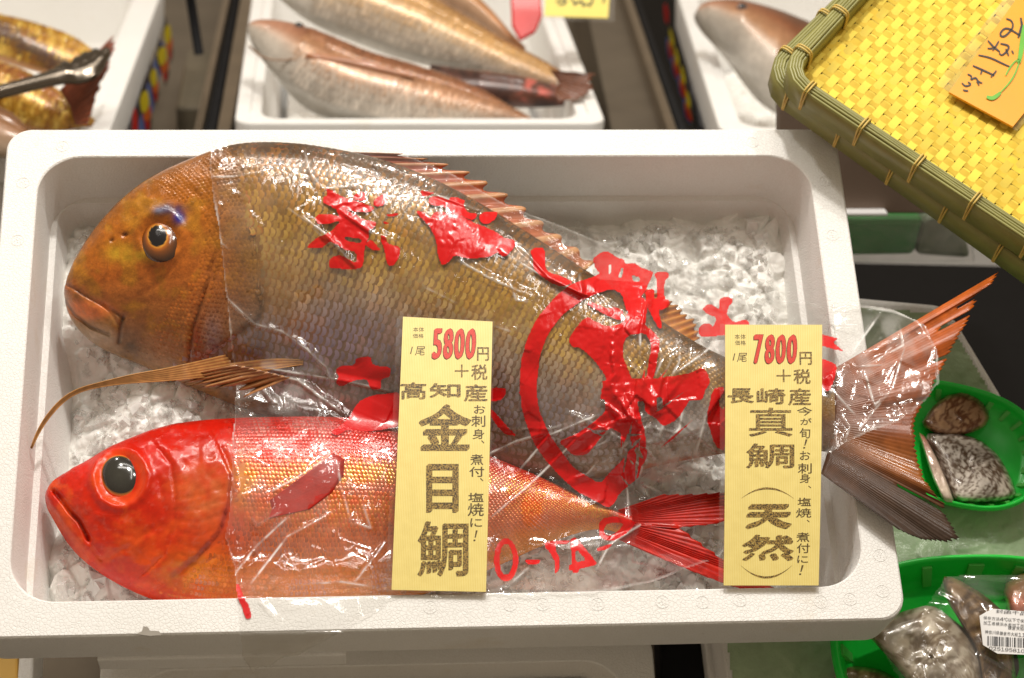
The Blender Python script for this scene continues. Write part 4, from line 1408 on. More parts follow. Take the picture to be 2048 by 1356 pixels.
# red brush print
R1 = [(200, 350), (240, 320), (300, 320), (310, 460), (330, 490), (430, 520), (500, 560), (420, 590), (340, 560), (270, 510), (230, 470), (220, 380)]
INK = [
    Z5([(170, 260), (215, 270), (290, 320), (380, 345), (500, 385), (500, 405), (460, 425), (400, 420), (300, 400), (240, 405), (200, 375), (155, 360), (155, 320), (190, 305)]),
    Z5([(350, 320), (390, 290), (420, 282), (447, 290), (445, 340), (400, 345)]), Z5([(500, 340), (530, 315), (590, 285), (590, 340), (560, 380), (520, 385), (497, 370)]),
    Z5([(100, 460), (130, 435), (200, 435), (260, 450), (300, 440), (420, 465), (470, 480), (520, 490), (510, 520), (470, 545), (400, 535), (330, 490), (260, 480), (180, 505), (120, 500)]),
    Z5([(240, 405), (300, 400), (400, 450), (460, 520), (470, 590), (440, 640), (430, 780), (400, 810), (210, 805), (190, 770), (210, 730), (270, 710), (330, 740), (380, 770), (380, 690), (310, 680), (250, 640), (200, 620), (150, 665), (45, 665), (60, 640), (120, 590), (200, 560), (250, 510), (280, 470)]),
    Z5([(540, 575), (575, 580), (600, 640), (680, 655), (675, 720), (640, 780), (600, 785), (580, 740), (575, 680), (550, 620)]), Z5([(440, 640), (480, 600), (555, 685), (500, 680), (470, 665)]), Z5([(570, 440), (670, 425), (660, 445), (610, 452)]), Z5([(560, 480), (640, 505), (630, 520), (580, 505)]),
    Z5([(815, 275), (850, 280), (915, 290), (870, 310), (830, 315)]),
    Z5([(870, 330), (900, 315), (960, 320), (1010, 340), (1020, 320), (1060, 320), (1120, 340), (1105, 375), (1140, 425), (1200, 430), (1190, 465), (1160, 475), (1090, 440), (1040, 440), (1020, 410), (960, 380), (880, 370)]),
    Z5([(1215, 450), (1240, 420), (1345, 415), (1325, 470), (1270, 505), (1225, 490)]),
    Z5([(780, 410), (830, 415), (890, 460), (900, 430), (930, 415), (1020, 430), (1090, 445), (1150, 480), (1250, 520), (1320, 550), (1390, 600), (1460, 610), (1455, 660), (1400, 720), (1370, 720), (1340, 690), (1280, 730), (1120, 735), (1050, 710), (1000, 770), (960, 780), (940, 730), (920, 600), (880, 520), (830, 470)]),
    Z6(R1),
    Z6([(625, 400), (690, 350), (740, 350), (790, 390), (840, 400), (850, 435), (910, 425), (960, 460), (1040, 485), (1030, 520), (1000, 580), (990, 610), (960, 650), (930, 720), (860, 770), (830, 640), (760, 600), (640, 640), (560, 680), (430, 770), (330, 900), (270, 1050), (250, 1250), (245, 1356), (130, 1356), (140, 1100), (180, 950), (250, 800), (380, 650), (480, 570), (620, 525), (680, 500), (645, 460), (640, 430)]),
    Z6([(1045, 500), (1075, 485), (1140, 490), (1145, 520), (1115, 550), (1115, 670), (1150, 680), (1150, 720), (1100, 745), (1075, 740), (1100, 860), (1080, 880), (1020, 770), (990, 700), (985, 610), (1040, 600), (1070, 670), (1060, 540)]),
    Z6([(1370, 740), (1400, 710), (1440, 710), (1490, 745), (1490, 665), (1545, 655), (1580, 670), (1575, 700), (1550, 720), (1535, 780), (1590, 830), (1640, 815), (1680, 815), (1690, 840), (1690, 900), (1500, 920), (1360, 930), (1340, 880), (1370, 840), (1430, 840), (1445, 865), (1470, 800), (1400, 770)]),
    Z6([(465, 950), (490, 900), (560, 810), (600, 790), (640, 820), (720, 855), (830, 840), (860, 770), (930, 720), (960, 650), (1000, 700), (990, 800), (985, 850), (1040, 890), (1085, 950), (1080, 1000), (1065, 1090), (1045, 1200), (1000, 1290), (960, 1250), (1000, 1180), (1010, 1070), (1030, 1000), (1010, 940), (980, 900), (860, 920), (830, 1000), (840, 1080), (870, 1150), (900, 1230), (840, 1260), (720, 1250), (720, 1200), (650, 1100), (580, 1030), (540, 1000), (490, 1000)]),
    Z6([(580, 700), (620, 690), (740, 740), (780, 720), (840, 760), (830, 820), (760, 800), (680, 760)]),
    Z6([(690, 1270), (720, 1240), (900, 1235), (1000, 1250), (1050, 1210), (1200, 1190), (1300, 1170), (1380, 1130), (1430, 1230), (1390, 1290), (1370, 1365), (680, 1365)]),
    Z2([(240, -5), (345, -5), (360, 180), (430, 340), (530, 480), (580, 545), (740, 640), (800, 570), (890, 480), (940, 400), (920, 350), (850, 320), (800, 290), (710, 400), (660, 460), (580, 470), (530, 420), (480, 380), (600, 330), (700, 260), (780, 190), (760, 80), (750, -10), (1420, -10), (1400, 50), (1300, 90), (1290, 130), (1220, 240), (1130, 290), (1090, 240), (1020, 200), (1010, 130), (960, 90), (980, 190), (1000, 290), (1020, 400), (1030, 480), (990, 540), (980, 600), (930, 640), (860, 700), (830, 760), (790, 790), (700, 740), (600, 690), (500, 600), (400, 490), (330, 390), (260, 200)]),
    Z2([(395, 995), (560, 985), (540, 1010), (470, 1010), (465, 1050), (490, 1090), (490, 1170), (460, 1200), (465, 1130), (430, 1060), (400, 1030)]), Z2([(275, 1105), (375, 1105), (365, 1135), (290, 1138)]),
    Z2([(555, 985), (590, 965), (725, 1130), (700, 1145), (610, 1165), (605, 1190), (570, 1190), (568, 1172), (545, 1172), (548, 1140), (570, 1138)]), Z2([(720, 1035), (830, 1005), (780, 1045), (725, 1058)]),
    ZK([(1475, 140), (1500, 120), (1565, 120), (1570, 85), (1640, 75), (1650, 120), (1735, 125), (1730, 175), (1690, 180), (1690, 230), (1640, 230), (1620, 180), (1560, 190), (1500, 220), (1475, 200), (1490, 170)]),
    ZK([(1540, 360), (1580, 290), (1640, 260), (1790, 240), (1790, 400), (1640, 430), (1530, 420), (1480, 450), (1450, 430), (1500, 400)]),
    ZK([(1000, 1145), (1025, 1140), (1045, 1200), (1070, 1240), (1085, 1298), (1055, 1305), (1035, 1240), (1010, 1190)]),
    Z2([(40, 60), (90, 45), (160, 50), (160, 90), (120, 130), (40, 130)]), Z2([(40, 150), (120, 230), (180, 300), (230, 345), (150, 335), (80, 250)]),
    ZL([(560, 345), (575, 350), (650, 365), (620, 385), (680, 430), (600, 410), (560, 400)]), ZL([(560, 460), (600, 470), (640, 490), (630, 560), (600, 620), (560, 590)]),
    ZL([(0, 500), (40, 530), (45, 580), (10, 630), (0, 640)]), ZL([(60, 600), (120, 590), (120, 900), (70, 870), (30, 740)]),
]
HOLES = [Z5([(300, 588), (330, 590), (420, 605), (410, 635), (310, 612)]), Z6([(735, 438), (757, 440), (748, 505), (738, 500)]), Z6([(822, 460), (838, 458), (826, 528), (802, 522)]), Z6([(892, 508), (950, 525), (945, 558), (900, 548)]), Z6([(1045, 618), (1068, 615), (1066, 672), (1046, 668)]),
         Z2([(592, 1040), (655, 1110), (590, 1125)]), Z2([(1085, 110), (1120, 100), (1130, 170), (1095, 200)]), Z6([(690, 660), (830, 640), (850, 740), (770, 700), (720, 720)])]
g1x, g1y = np.meshgrid(np.arange(400, 1900), np.arange(260, 1350), indexing='ij')
ink = np.zeros(g1x.shape)


def paint(poly, val):
    p = np.array(poly)
    x0, y0 = np.floor(p.min(0)).astype(int) - 2
    x1, y1 = np.ceil(p.max(0)).astype(int) + 2
    sl = (slice(max(x0 - 400, 0), max(x1 - 400, 0)), slice(max(y0 - 260, 0), max(y1 - 260, 0)))
    m = inpoly(g1x[sl] + 0.01, g1y[sl] + 0.013, p)
    ink[sl] = np.where(m, val, ink[sl])


def rounded(q):
    p = np.array(q, float)
    a, b = 0.82 * p + 0.18 * np.roll(p, -1, 0), 0.18 * p + 0.82 * np.roll(p, -1, 0)
    return np.stack([a, b], 1).reshape(-1, 2)


for q in INK:
    paint(rounded(q), 1.0)
for q in HOLES:
    paint(rounded(q), 0.0)
r5 = np.random.default_rng(9)
paint(rounded(Z2([(750, 0), (830, 100), (860, 260), (930, 350), (950, 450), (880, 560), (930, 640), (1030, 480), (1020, 330), (980, 190), (940, 60), (900, 0)])), 1.0)
for k in range(20):
    a = r5.uniform(0, 2 * np.pi)
    c0 = np.array([1262, 868]) + r5.normal(0, 30, 2)
    L = r5.uniform(30, 110)
    u_ = np.array([math.cos(a), math.sin(a) * 1.15])
    n_ = np.array([-u_[1], u_[0]])
    w = r5.uniform(1.5, 4)
    m_ = c0 + u_ * (L * 0.4 + 14)
    paint([c0 + u_ * 14, m_ + n_ * w, c0 + u_ * (L + 14), m_ - n_ * w * 0.6], 0.0 if k % 3 else 1.0)
d = np.hypot((g1x - 1012) / 24.5, (g1y - 1120) / 43)
ink[(d < 1)] = 1.0
ink[np.hypot((g1x - 1012) / 13, (g1y - 1119) / 31) < 1] = 0.0
lp = Z2([(735, 960), (730, 890), (760, 850), (830, 838), (920, 860), (965, 880), (900, 950), (830, 990), (770, 988)])
paint(rounded(lp), 1.0)
paint(rounded(Z2([(762, 920), (790, 880), (890, 882), (850, 935), (800, 960), (770, 952)])), 0.0)
ink = (ink + np.roll(ink, 1, 0) + np.roll(ink, -1, 0) + np.roll(ink, 1, 1) + np.roll(ink, -1, 1)) / 5
iv = ink[np.clip((fx - 400).round().astype(int), 0, 1499), np.clip((fy - 260).round().astype(int), 0, 1089)]
milk_glint = 0.16 * np.exp(-(np.hypot((fx - 1370) / 90, (fy - 900) / 110)) ** 4) + 0.10 * np.exp(-(np.hypot((fx - 1770) / 90, (fy - 700) / 80)) ** 4) + 0.10 * np.exp(-(np.hypot((fx - 570) / 110, (fy - 770) / 60)) ** 4)
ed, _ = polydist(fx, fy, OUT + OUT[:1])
milk_glint = milk_glint * (0.25 + 1.5 * smooth(0.35, 0.7, fbm(fx / 26, fy / 40, 3, 8))) + crease_glint + 0.22 * np.clip(1.2 - ed / 3.5, 0, 1) * (0.3 + 0.9 * vnoise(fx / 30, fy / 30, 5))
F = gridF(mx_, my_)
ci, cj = np.divmod(np.arange(len(F)), my_ - 1)
wob = 5 * (vnoise(fx / 30, fy / 30, 9) - 0.5)
keep = inpoly((fx + wob)[ci, cj], (fy + wob)[ci, cj], OUT)
F = F[keep]
used = np.unique(F)
remap = np.full(mx_ * my_, -1)
remap[used] = np.arange(len(used))
bag = mesh('plastic_bag', PF.reshape(-1, 3)[used], remap[F][:, ::-1], M['film'], attr={'ink': iv.ravel()[used], 'milk_glint': milk_glint.ravel()[used]})
tag(bag, 'wrinkled clear plastic bag with red brush lettering draped over the two fish', 'plastic bag')

# ------------------------------------------------------------------ price cards


def glyph(ch, bbox, f3, bold=0.0, slant=0.0):
    cu = bpy.data.curves.new('glyph', 'FONT')
    cu.body = ch
    cu.offset = bold
    cu.resolution_u = 3
    ob = bpy.data.objects.new('glyph', cu)
    me = ob.to_mesh()
    V = np.array([v.co[:2] for v in me.vertices])
    F = [tuple(p.vertices) for p in me.polygons]
    ob.to_mesh_clear()
    bpy.data.objects.remove(ob)
    bpy.data.curves.remove(cu)
    if slant:
        V[:, 0] += slant * V[:, 1]
    lo, hi = V.min(0), V.max(0)
    u = (V - lo) / np.maximum(hi - lo, 1e-6)
    x0, y0, x1, y1 = bbox
    return f3(x0 + u[:, 0] * (x1 - x0), y1 - u[:, 1] * (y1 - y0)), F


def lettering(name, items, f3, mat, parent):
    V, F, n = [], [], 0
    for it in items:
        if isinstance(it[0], str):
            bold = it[2] if len(it) > 2 else 0
            bb = it[1]
            d = bold * (bb[2] - bb[0])
            bb = (bb[0] + d, bb[1] + d, bb[2] - d, bb[3] - d)
            v, f = glyph(it[0], bb, f3, 0.0, *(it[3:]))
            px, py = proj(v)
            shifts = [(0, 0)] if d < 0.15 else [(0, 0)] + [(d * (1.5 * math.cos(a) * 0.77 - 0.45 * math.sin(a) * 0.64), d * (-1.5 * math.cos(a) * 0.64 - 0.45 * math.sin(a) * 0.77)) for a in np.arange(10) * math.pi / 5]
            for k, (dx, dy) in enumerate(shifts):
                V.append(f3(px + dx, py + dy) + ZT * 2e-6 * k)
                F += [tuple(i + n for i in q) for q in f]
                n += len(v)
            continue
        p = np.array(it[0], float)
        V.append(f3(p[:, 0], p[:, 1]))
        F.append(tuple(range(n, n + len(p))))
        n += len(p)
    return mesh(name, np.concatenate(V), F, mat, parent, sm=False)


def card(corners, label, texts_big, texts_small, texts_red, off, sc, lam_left):
    c = np.array(corners, float)
    gu, gv = np.meshgrid(np.linspace(0, 1, 9), np.linspace(0, 1, 40), indexing='ij')
    bil = lambda u, v: ((c[0] * (1 - u)[..., None] + c[1] * u[..., None]) * (1 - v)[..., None] + (c[3] * (1 - u)[..., None] + c[2] * u[..., None]) * v[..., None])
    q = bil(gu, gv)
    i = np.clip(((q[..., 0] - 410) / fs_).round().astype(int), 0, mx_ - 1)
    j = np.clip(((q[..., 1] - 264) / fs_).round().astype(int), 0, my_ - 1)
    zf = FZ[i, j]
    zb = 0.004
    zt_ = ((zf + 0.0018 - zb * gv) / np.maximum(1 - gv, 0.12)).max()
    zt_ = min(zt_, 0.052)
    p0, p1, p2 = TP(*c[0], zt_), TP(*c[1], zt_), TP((c[2] + c[3])[0] / 2, (c[2] + c[3])[1] / 2, zb)
    n = np.cross(p1 - p0, p2 - p0)
    n /= np.linalg.norm(n)
    if n @ ZT < 0:
        n = -n
    f3 = lambda k: (lambda x, y: hit(x, y, p0, n) + n * (k + 0.0028 * np.sin((np.asarray(y) - c[0, 1]) / (c[3, 1] - c[0, 1]) * np.pi)[..., None]))
    e = empty('price_card', p2, label, 'price card', 'yellow price cards')
    X = f3(0.0)(q[..., 0], q[..., 1])
    o = mesh('paper', X.reshape(-1, 3), gridF(9, 40), M['paper'], e, sm=False)
    uv = o.data.uv_layers.new(name='UVMap')
    li = np.zeros(len(o.data.loops), np.int32)
    o.data.loops.foreach_get('vertex_index', li)
    uvs = np.stack([gu.ravel(), gv.ravel() * 2.8], 1)[li]
    uv.data.foreach_set('uv', uvs.ravel().astype(np.float32))
    sd = o.modifiers.new('sheet', 'SOLIDIFY')
    sd.thickness = 0.0005
    # laminate pouch a little wider than the paper
    cl = c + np.array([(-lam_left, -3), (4, -3), (4, 3), (-lam_left, 3)])
    cl_b = lambda u, v: ((cl[0] * (1 - u)[..., None] + cl[1] * u[..., None]) * (1 - v)[..., None] + (cl[3] * (1 - u)[..., None] + cl[2] * u[..., None]) * v[..., None])
    q2 = cl_b(gu, gv)
    X = f3(-0.0007)(q2[..., 0], q2[..., 1])
    mesh('laminate', X.reshape(-1, 3), gridF(9, 40), M['wrap'], e)
    T = lambda b: (off[0] + b[0] / sc, off[1] + b[1] / sc, off[0] + b[2] / sc, off[1] + b[3] / sc)
    conv = lambda L: [((it[0], T(it[1])) + tuple(it[2:])) if isinstance(it[0], str) else ([(off[0] + a / sc, off[1] + b / sc) for a, b in it[0]],) for it in L]
    for it in conv(texts_big):
        lettering('character', [it], f3(0.0006), M['brown'], e)
    lettering('small_print', conv(texts_small), f3(0.0006), M['brownfine'], e)['kind'] = 'stuff'
    ol = [(t[0], t[1], 0.12, 0.12) for t in texts_red]
    lettering('price_outline', conv(ol), f3(0.0005), M['brownfine'], e)
    lettering('price', conv([(t[0], (t[1][0] + 2.5, t[1][1] + 2.5, t[1][2] - 2.5, t[1][3] - 2.5), 0.075, 0.12) for t in texts_red]), f3(0.0008), M['redprint'], e)
    return e


def arc(x0, x1, ya, yb, th):
    t = np.linspace(0, 1, 16)
    x = x0 + (x1 - x0) * t
    y = ya + (yb - ya) * (4 * t * (1 - t))
    w = th * np.sin(np.pi * np.clip(t, 0.04, 0.96))
    return ([(a, b - c) for a, b, c in zip(x, y, w)] + [(a, b + c) for a, b, c in zip(x[::-1], y[::-1], w[::-1])],)


B = 0.02
dig = lambda s_, x0, x1, y0, y1: [(ch, (x0 + (x1 - x0) * k / len(s_), y0, x0 + (x1 - x0) * (k + 0.97) / len(s_), y1)) for k, ch in enumerate(s_)]
card([(806, 634), (985, 644), (972, 1184), (783, 1180)], 'yellow price card reading 5800 in red, leaning over the red fish',
     [('円', (452, 182, 508, 248), B), ('＋', (348, 265, 413, 328), 0.01), ('税', (425, 265, 500, 340), B), ('高', (95, 350, 215, 433), B), ('知', (230, 355, 375, 425), B), ('産', (390, 360, 500, 443), B), ('金', (180, 455, 425, 675), 0.03), ('目', (215, 735, 365, 960), 0.04), ('鯛', (175, 998, 412, 1250), 0.018)],
     [('本', (155, 85, 179, 108)), ('体', (181, 85, 205, 108)), ('価', (153, 117, 177, 138)), ('格', (179, 117, 203, 138)), ('1', (140, 180, 153, 215), 0, 0.25), ('尾', (162, 178, 210, 222), 0.005, 0.15),
      ('お', (437, 460, 490, 500), 0.008), ('刺', (425, 508, 490, 562), 0.008), ('身', (430, 572, 485, 620), 0.008), ('、', (470, 625, 485, 640)), ('煮', (420, 690, 480, 740), 0.008), ('付', (415, 748, 485, 795), 0.008), ('、', (465, 800, 480, 815)), ('塩', (410, 868, 482, 910), 0.008), ('焼', (408, 915, 483, 975), 0.008), ('に', (420, 985, 475, 1025), 0.008), ('！', (435, 1040, 455, 1090), 0.01, 0.2)],
     dig('5800', 240, 450, 90, 243), (760, 620), 2.337, 12)
card([(1450, 650), (1644, 650), (1637, 1171), (1447, 1171)], 'yellow price card reading 7800 in red, propped beside the bream tail',
     [('円', (428, 185, 488, 250), B), ('＋', (315, 272, 385, 335), 0.01), ('税', (397, 270, 480, 345), B), ('長', (78, 365, 205, 440), B), ('崎', (218, 365, 357, 445), B), ('産', (370, 365, 480, 450), B), ('真', (180, 460, 390, 602), 0.008), ('鯛', (165, 635, 398, 755), 0.012), ('天', (165, 925, 388, 1045), 0.04), ('然', (150, 1070, 400, 1195), 0.02), arc(148, 400, 893, 845, 5), arc(148, 395, 1215, 1272, 5)],
     [('本', (117, 97, 142, 122)), ('体', (145, 97, 170, 122)), ('価', (118, 128, 142, 152)), ('格', (145, 128, 170, 152)), ('1', (105, 193, 118, 228), 0, 0.25), ('尾', (125, 190, 175, 235), 0.005, 0.15),
      ('今', (412, 457, 485, 500), 0.008), ('が', (428, 512, 482, 545), 0.008), ('旬', (423, 560, 475, 610), 0.008), ('！', (440, 615, 462, 660), 0.01, 0.2), ('お', (425, 672, 475, 715), 0.008), ('刺', (415, 730, 482, 780), 0.008), ('身', (425, 780, 475, 825), 0.008), ('、', (465, 838, 480, 850)), ('塩', (415, 895, 480, 935), 0.008), ('焼', (408, 945, 482, 990), 0.008), ('、', (460, 1000, 475, 1012)), ('煮', (412, 1060, 475, 1105), 0.008), ('付', (415, 1112, 478, 1158), 0.008), ('に', (418, 1170, 470, 1205), 0.008), ('！', (428, 1215, 450, 1262), 0.01, 0.2)],
     dig('7800', 205, 420, 97, 248), (1420, 630), 2.421, 10)

# ------------------------------------------------------------------ boxes behind, on the rear counter
ZB = -0.06


def rear_frame(front_l, front_r, edge_far, edge_near):
    """frame of a box whose front rim edge and one side edge are seen at rim height ZB"""
    a, b = HP(*edge_near, ZB), HP(*edge_far, ZB)
    ey = (b - a) / np.linalg.norm(b - a)
    ex = np.cross(ey, UP)
    return ex, ey


def place_rear(px_corner, corner, edge_near, edge_far, w, l):
    a, b = HP(*edge_near, ZB), HP(*edge_far, ZB)
    ey = (b - a) / np.linalg.norm(b - a)
    ex = np.cross(ey, UP)
    c = HP(*px_corner, ZB)
    o = c + ey * l / 2 + ex * (w / 2 if corner == 'l' else -w / 2)
    return (o, ex, ey, UP)


fc = HP(468, 246, ZB)
fd = HP(1213, 246, ZB)
wC = np.linalg.norm(fd - fc)
exC = (fd - fc) / wC
frC = (fc + exC * wC / 2 + np.cross(UP, exC) * 0.30, exC, np.cross(UP, exC), UP)
boxC = foam_box('foam_box', frC, wC, 0.60, 0.026, 0.15, 'white foam box behind holding three pale pink fish', BOXG, r=0.02, ri=0.025, ledge=True)
frL = place_rear((214, 276), 'r', (222, 256), (318, 0), 0.40, 0.62)
boxL = foam_box('foam_box', frL, 0.40, 0.62, 0.034, 0.15, 'white foam box at back with coloured carp prints on its side and golden fish inside', BOXG, r=0.012, ri=0.02, ledge=True)
frR = place_rear((1440, 262), 'l', (1436, 252), (1357, 0), 0.38, 0.60)
boxR = foam_box('foam_box', frR, 0.38, 0.60, 0.026, 0.15, 'white foam box partly under the woven tray, one pink fish inside', BOXG, r=0.02, ri=0.03, ledge=True)
for fr_, w_, l_, parent in ((frC, wC, 0.60, boxC), (frL, 0.40, 0.62, boxL), (frR, 0.38, 0.60, boxR)):
    o_, ex_, ey_, ez_ = fr_
    g = np.meshgrid(np.linspace(-w_ / 2 + 0.045, w_ / 2 - 0.045, 70), np.linspace(-l_ / 2 + 0.045, l_ / 2 - 0.045, 110), indexing='ij')
    hh, ee = facets(g[0] * 60 + 3, g[1] * 60 + 5, 3, 0.5)
    zz = -0.108 + 0.02 * fbm(g[0] * 16, g[1] * 16, 3, 4) + 0.007 * hh
    V = o_ + g[0][..., None] * ex_ + g[1][..., None] * ey_ + zz[..., None] * ez_
    io = mesh('ice', V.reshape(-1, 3), gridF(70, 110), M['ice'], sm=False)
    tag(io, {id(boxC): 'crushed ice under the pale fish in the middle rear box', id(boxL): 'crushed ice under the golden fish in the carp-print box', id(boxR): 'crushed ice in the rear box under the woven tray'}[id(parent)], 'ice', kind='stuff')

# printed carp streamers on the sides of the two outer boxes
ZC = lambda q: [(a / 4.8425, b / 4.8425) for a, b in q]


def print_on(parent, frame, w, side, polys, dx=0.0):
    o_, ex_, ey_, ez_ = frame
    n = ex_ * side
    p0 = o_ + n * (w / 2 + 0.0006)
    for k, (mname, q) in enumerate(polys):
        q = np.array(q, float)
        Pq = hit(q[:, 0], q[:, 1], p0 + n * 0.0005 * k * 0.3, n)
        c_ = rounded(q)
        Pq = hit(c_[:, 0], c_[:, 1], p0 + n * 0.00015 * k, n)
        mesh('carp_print', Pq, [tuple(range(len(Pq)))], M[mname], parent, sm=False)


L = []
L.append(('p_red', ZC([(1280, 1300), (1282, 1110), (1296, 1040), (1318, 1050), (1334, 1160), (1336, 1300)])))
L.append(('p_blue', ZC([(1340, 1300), (1350, 1140), (1440, 960), (1500, 960), (1490, 1060), (1450, 1130), (1420, 1300)])))
L.append(('p_blue', ZC([(1415, 830), (1440, 800), (1500, 640), (1540, 780), (1520, 850), (1480, 1010), (1440, 980)])))
L.append(('p_blue', ZC([(1480, 620), (1500, 560), (1570, 380), (1600, 460), (1610, 560), (1560, 720), (1520, 790)])))
for (a, b) in (((1335, 760), (1400, 1330)), ((1440, 570), (1485, 1030)), ((1505, 350), (1565, 835)), ((1575, 140), (1640, 630))):
    x0, y0 = a
    s_ = (b[1] - y0) / 500
    w_ = 112 * (1.15 if a[0] in (1505, 1335) else 0.85)
    L.append(('p_black', ZC([(x0 + 0.25 * w_, y0), (x0 + 0.42 * w_, y0 + 70 * s_), (x0 + 0.40 * w_, y0 + 200 * s_), (x0 + 0.22 * w_, y0 + 260 * s_), (x0 + 0.10 * w_, y0 + 190 * s_), (x0 + 0.16 * w_, y0 + 100 * s_)])))
    L.append(('p_black', ZC([(x0 + 0.95 * w_, y0 + 330 * s_), (x0 + 1.06 * w_, y0 + 340 * s_), (x0 + 0.98 * w_, y0 + 420 * s_), (x0 + 0.72 * w_, y0 + 505 * s_), (x0 + 0.66 * w_, y0 + 450 * s_)])))
    L.append(('p_yellow', ZC([(x0 + 0.36 * w_, y0 + 110 * s_), (x0 + 0.75 * w_, y0 + 100 * s_), (x0 + 0.92 * w_, y0 + 210 * s_), (x0 + 0.60 * w_, y0 + 290 * s_), (x0 + 0.30 * w_, y0 + 290 * s_), (x0 + 0.14 * w_, y0 + 180 * s_)])))
    L.append(('p_orange', ZC([(x0 + 0.92 * w_, y0 + 215 * s_), (x0 + 1.02 * w_, y0 + 300 * s_), (x0 + 0.9 * w_, y0 + 360 * s_), (x0 + 0.45 * w_, y0 + 360 * s_), (x0 + 0.36 * w_, y0 + 300 * s_), (x0 + 0.62 * w_, y0 + 290 * s_)])))
    L.append(('p_red', ZC([(x0 + 0.9 * w_, y0 + 362 * s_), (x0 + 0.93 * w_, y0 + 400 * s_), (x0 + 0.72 * w_, y0 + 470 * s_), (x0 + 0.48 * w_, y0 + 362 * s_)])))
print_on(boxL, frL, 0.40 - 0.008, 1, L)
ZR = lambda q: [(1200 + a / 2.415, b / 2.415) for a, b in q]
L = [('p_red', ZR([(306, 30), (318, 10), (332, 60), (330, 120), (312, 100)]))]
for (x0, y0, x1, y1) in ((325, 130, 362, 300), (350, 220, 395, 390), (380, 310, 425, 480), (405, 430, 450, 590)):
    h = y1 - y0
    L.append(('p_blue', ZR([(x0 - 6, y0 + h * 0.3), (x0 + 8, y0 + h * 0.3), (x1 - 8, y1 - 10), (x1 - 16, y1 + 12), (x0, y0 + 0.8 * h)])))
    L.append(('p_orange', ZR([(x0 + 2, y0 + 0.4 * h), (x0 + 18, y0 + 0.38 * h), (x1 - 4, y1 - 0.1 * h), (x1 - 8, y1), (x0 + 6, y0 + 0.75 * h)])))
    L.append(('p_red', ZR([(x0 + 4, y0 + 0.62 * h), (x0 + 16, y0 + 0.6 * h), (x1 - 6, y1 - 0.06 * h), (x1 - 12, y1), (x0 + 10, y0 + 0.85 * h)])))
    L.append(('p_yellow', ZR([(x0 + 8, y0), (x0 + 20, y0 + 0.1 * h), (x0 + 34, y0 + 0.42 * h), (x0 + 30, y0 + 0.6 * h), (x0 + 14, y0 + 0.45 * h)])))
print_on(boxR, frR, 0.38 - 0.008, -1, L)


def rear_fish(name, top, bot, depth_px, lean, thick, colf, label, eye=None, group=None, sc=None, zlift=0.0, nn=(150, 60)):
    """a fish lying tilted in a rear box: its middle sheet leans 'lean' degrees from level"""
    a = math.radians(lean)
    n = np.array([0, -math.sin(a), math.cos(a)])
    p0 = HP(depth_px[0], depth_px[1], ZB + zlift)
    th = lambda s: thick * np.interp(s, [0, 0.02, 0.1, 0.3, 0.55, 0.8, 0.95, 1], [0, 0.3, 0.62, 1, 0.95, 0.5, 0.25, 0.2])
    X, s, v, nv = fish_surf(top, bot, lambda x, y, s, v: hit(x, y, p0, n), n, th, nn[0], nn[1])
    x, y = proj(X)
    e = empty(name, X.reshape(-1, 3).mean(0) - UP * 0.03, label, 'fish', group)
    c = colf(x, y, v, s)
    body_mesh('body', X, c, M['bgskin'], e)
    if sc:
        scales('scales', X, nv, 1, sc[0], lambda x_, y_: (lambda b: (b * 0.6, b * np.clip(1.05 + 0.10 * rng.normal(0, 1, x_.shape), 0.7, 1.4)[:, None], b * 0.78))(sc[1](x_, y_) if sc[1] else colf(x_, y_, scales.sv[1], scales.sv[0])), M['bscale'], e, sc[2], sc[3], (1.0, 2.4), 0.0009, mpp=1 / 1950.0)
    if eye:
        pe_ = near(X, nv, eye[0], eye[1])
        dome('eye', eye[0], eye[1], eye[2], eye[3], lambda a_, b_: hit(a_, b_, pe_, n), n, 0.006, [(0, lin(10, 10, 14)), (0.5, lin(24, 22, 30)), (0.6, lin(120, 110, 110)), (1, lin(150, 110, 90))], M['eye'], e)
    return e, X, n


def pinkcol(x, y, v, s):
    c = ramp3(v + 0.25 * (fbm(x / 40, y / 40, 3, 3) - 0.5), [-1, -0.35, 0.05, 0.5, 1], [(200, 198, 194), (196, 186, 176), (182, 138, 104), (140, 86, 56), (90, 56, 38)])
    hd = 1 - smooth(0.12, 0.26, s)
    c = lerp(c, ramp3(v, [-1, -0.2, 0.3, 1], [(206, 204, 198), (206, 196, 186), (186, 140, 116), (170, 116, 90)]), hd * 0.8)
    c = lerp(c, lin(150, 106, 72), smooth(0.75, 1, s) * 0.7)
    return c


def goldsc(x, y):
    return ramp3(rng.random(x.shape), [0, 0.5, 1], [(196, 150, 96), (216, 178, 120), (226, 196, 146)])


GF = 'pale pink fish on ice behind'
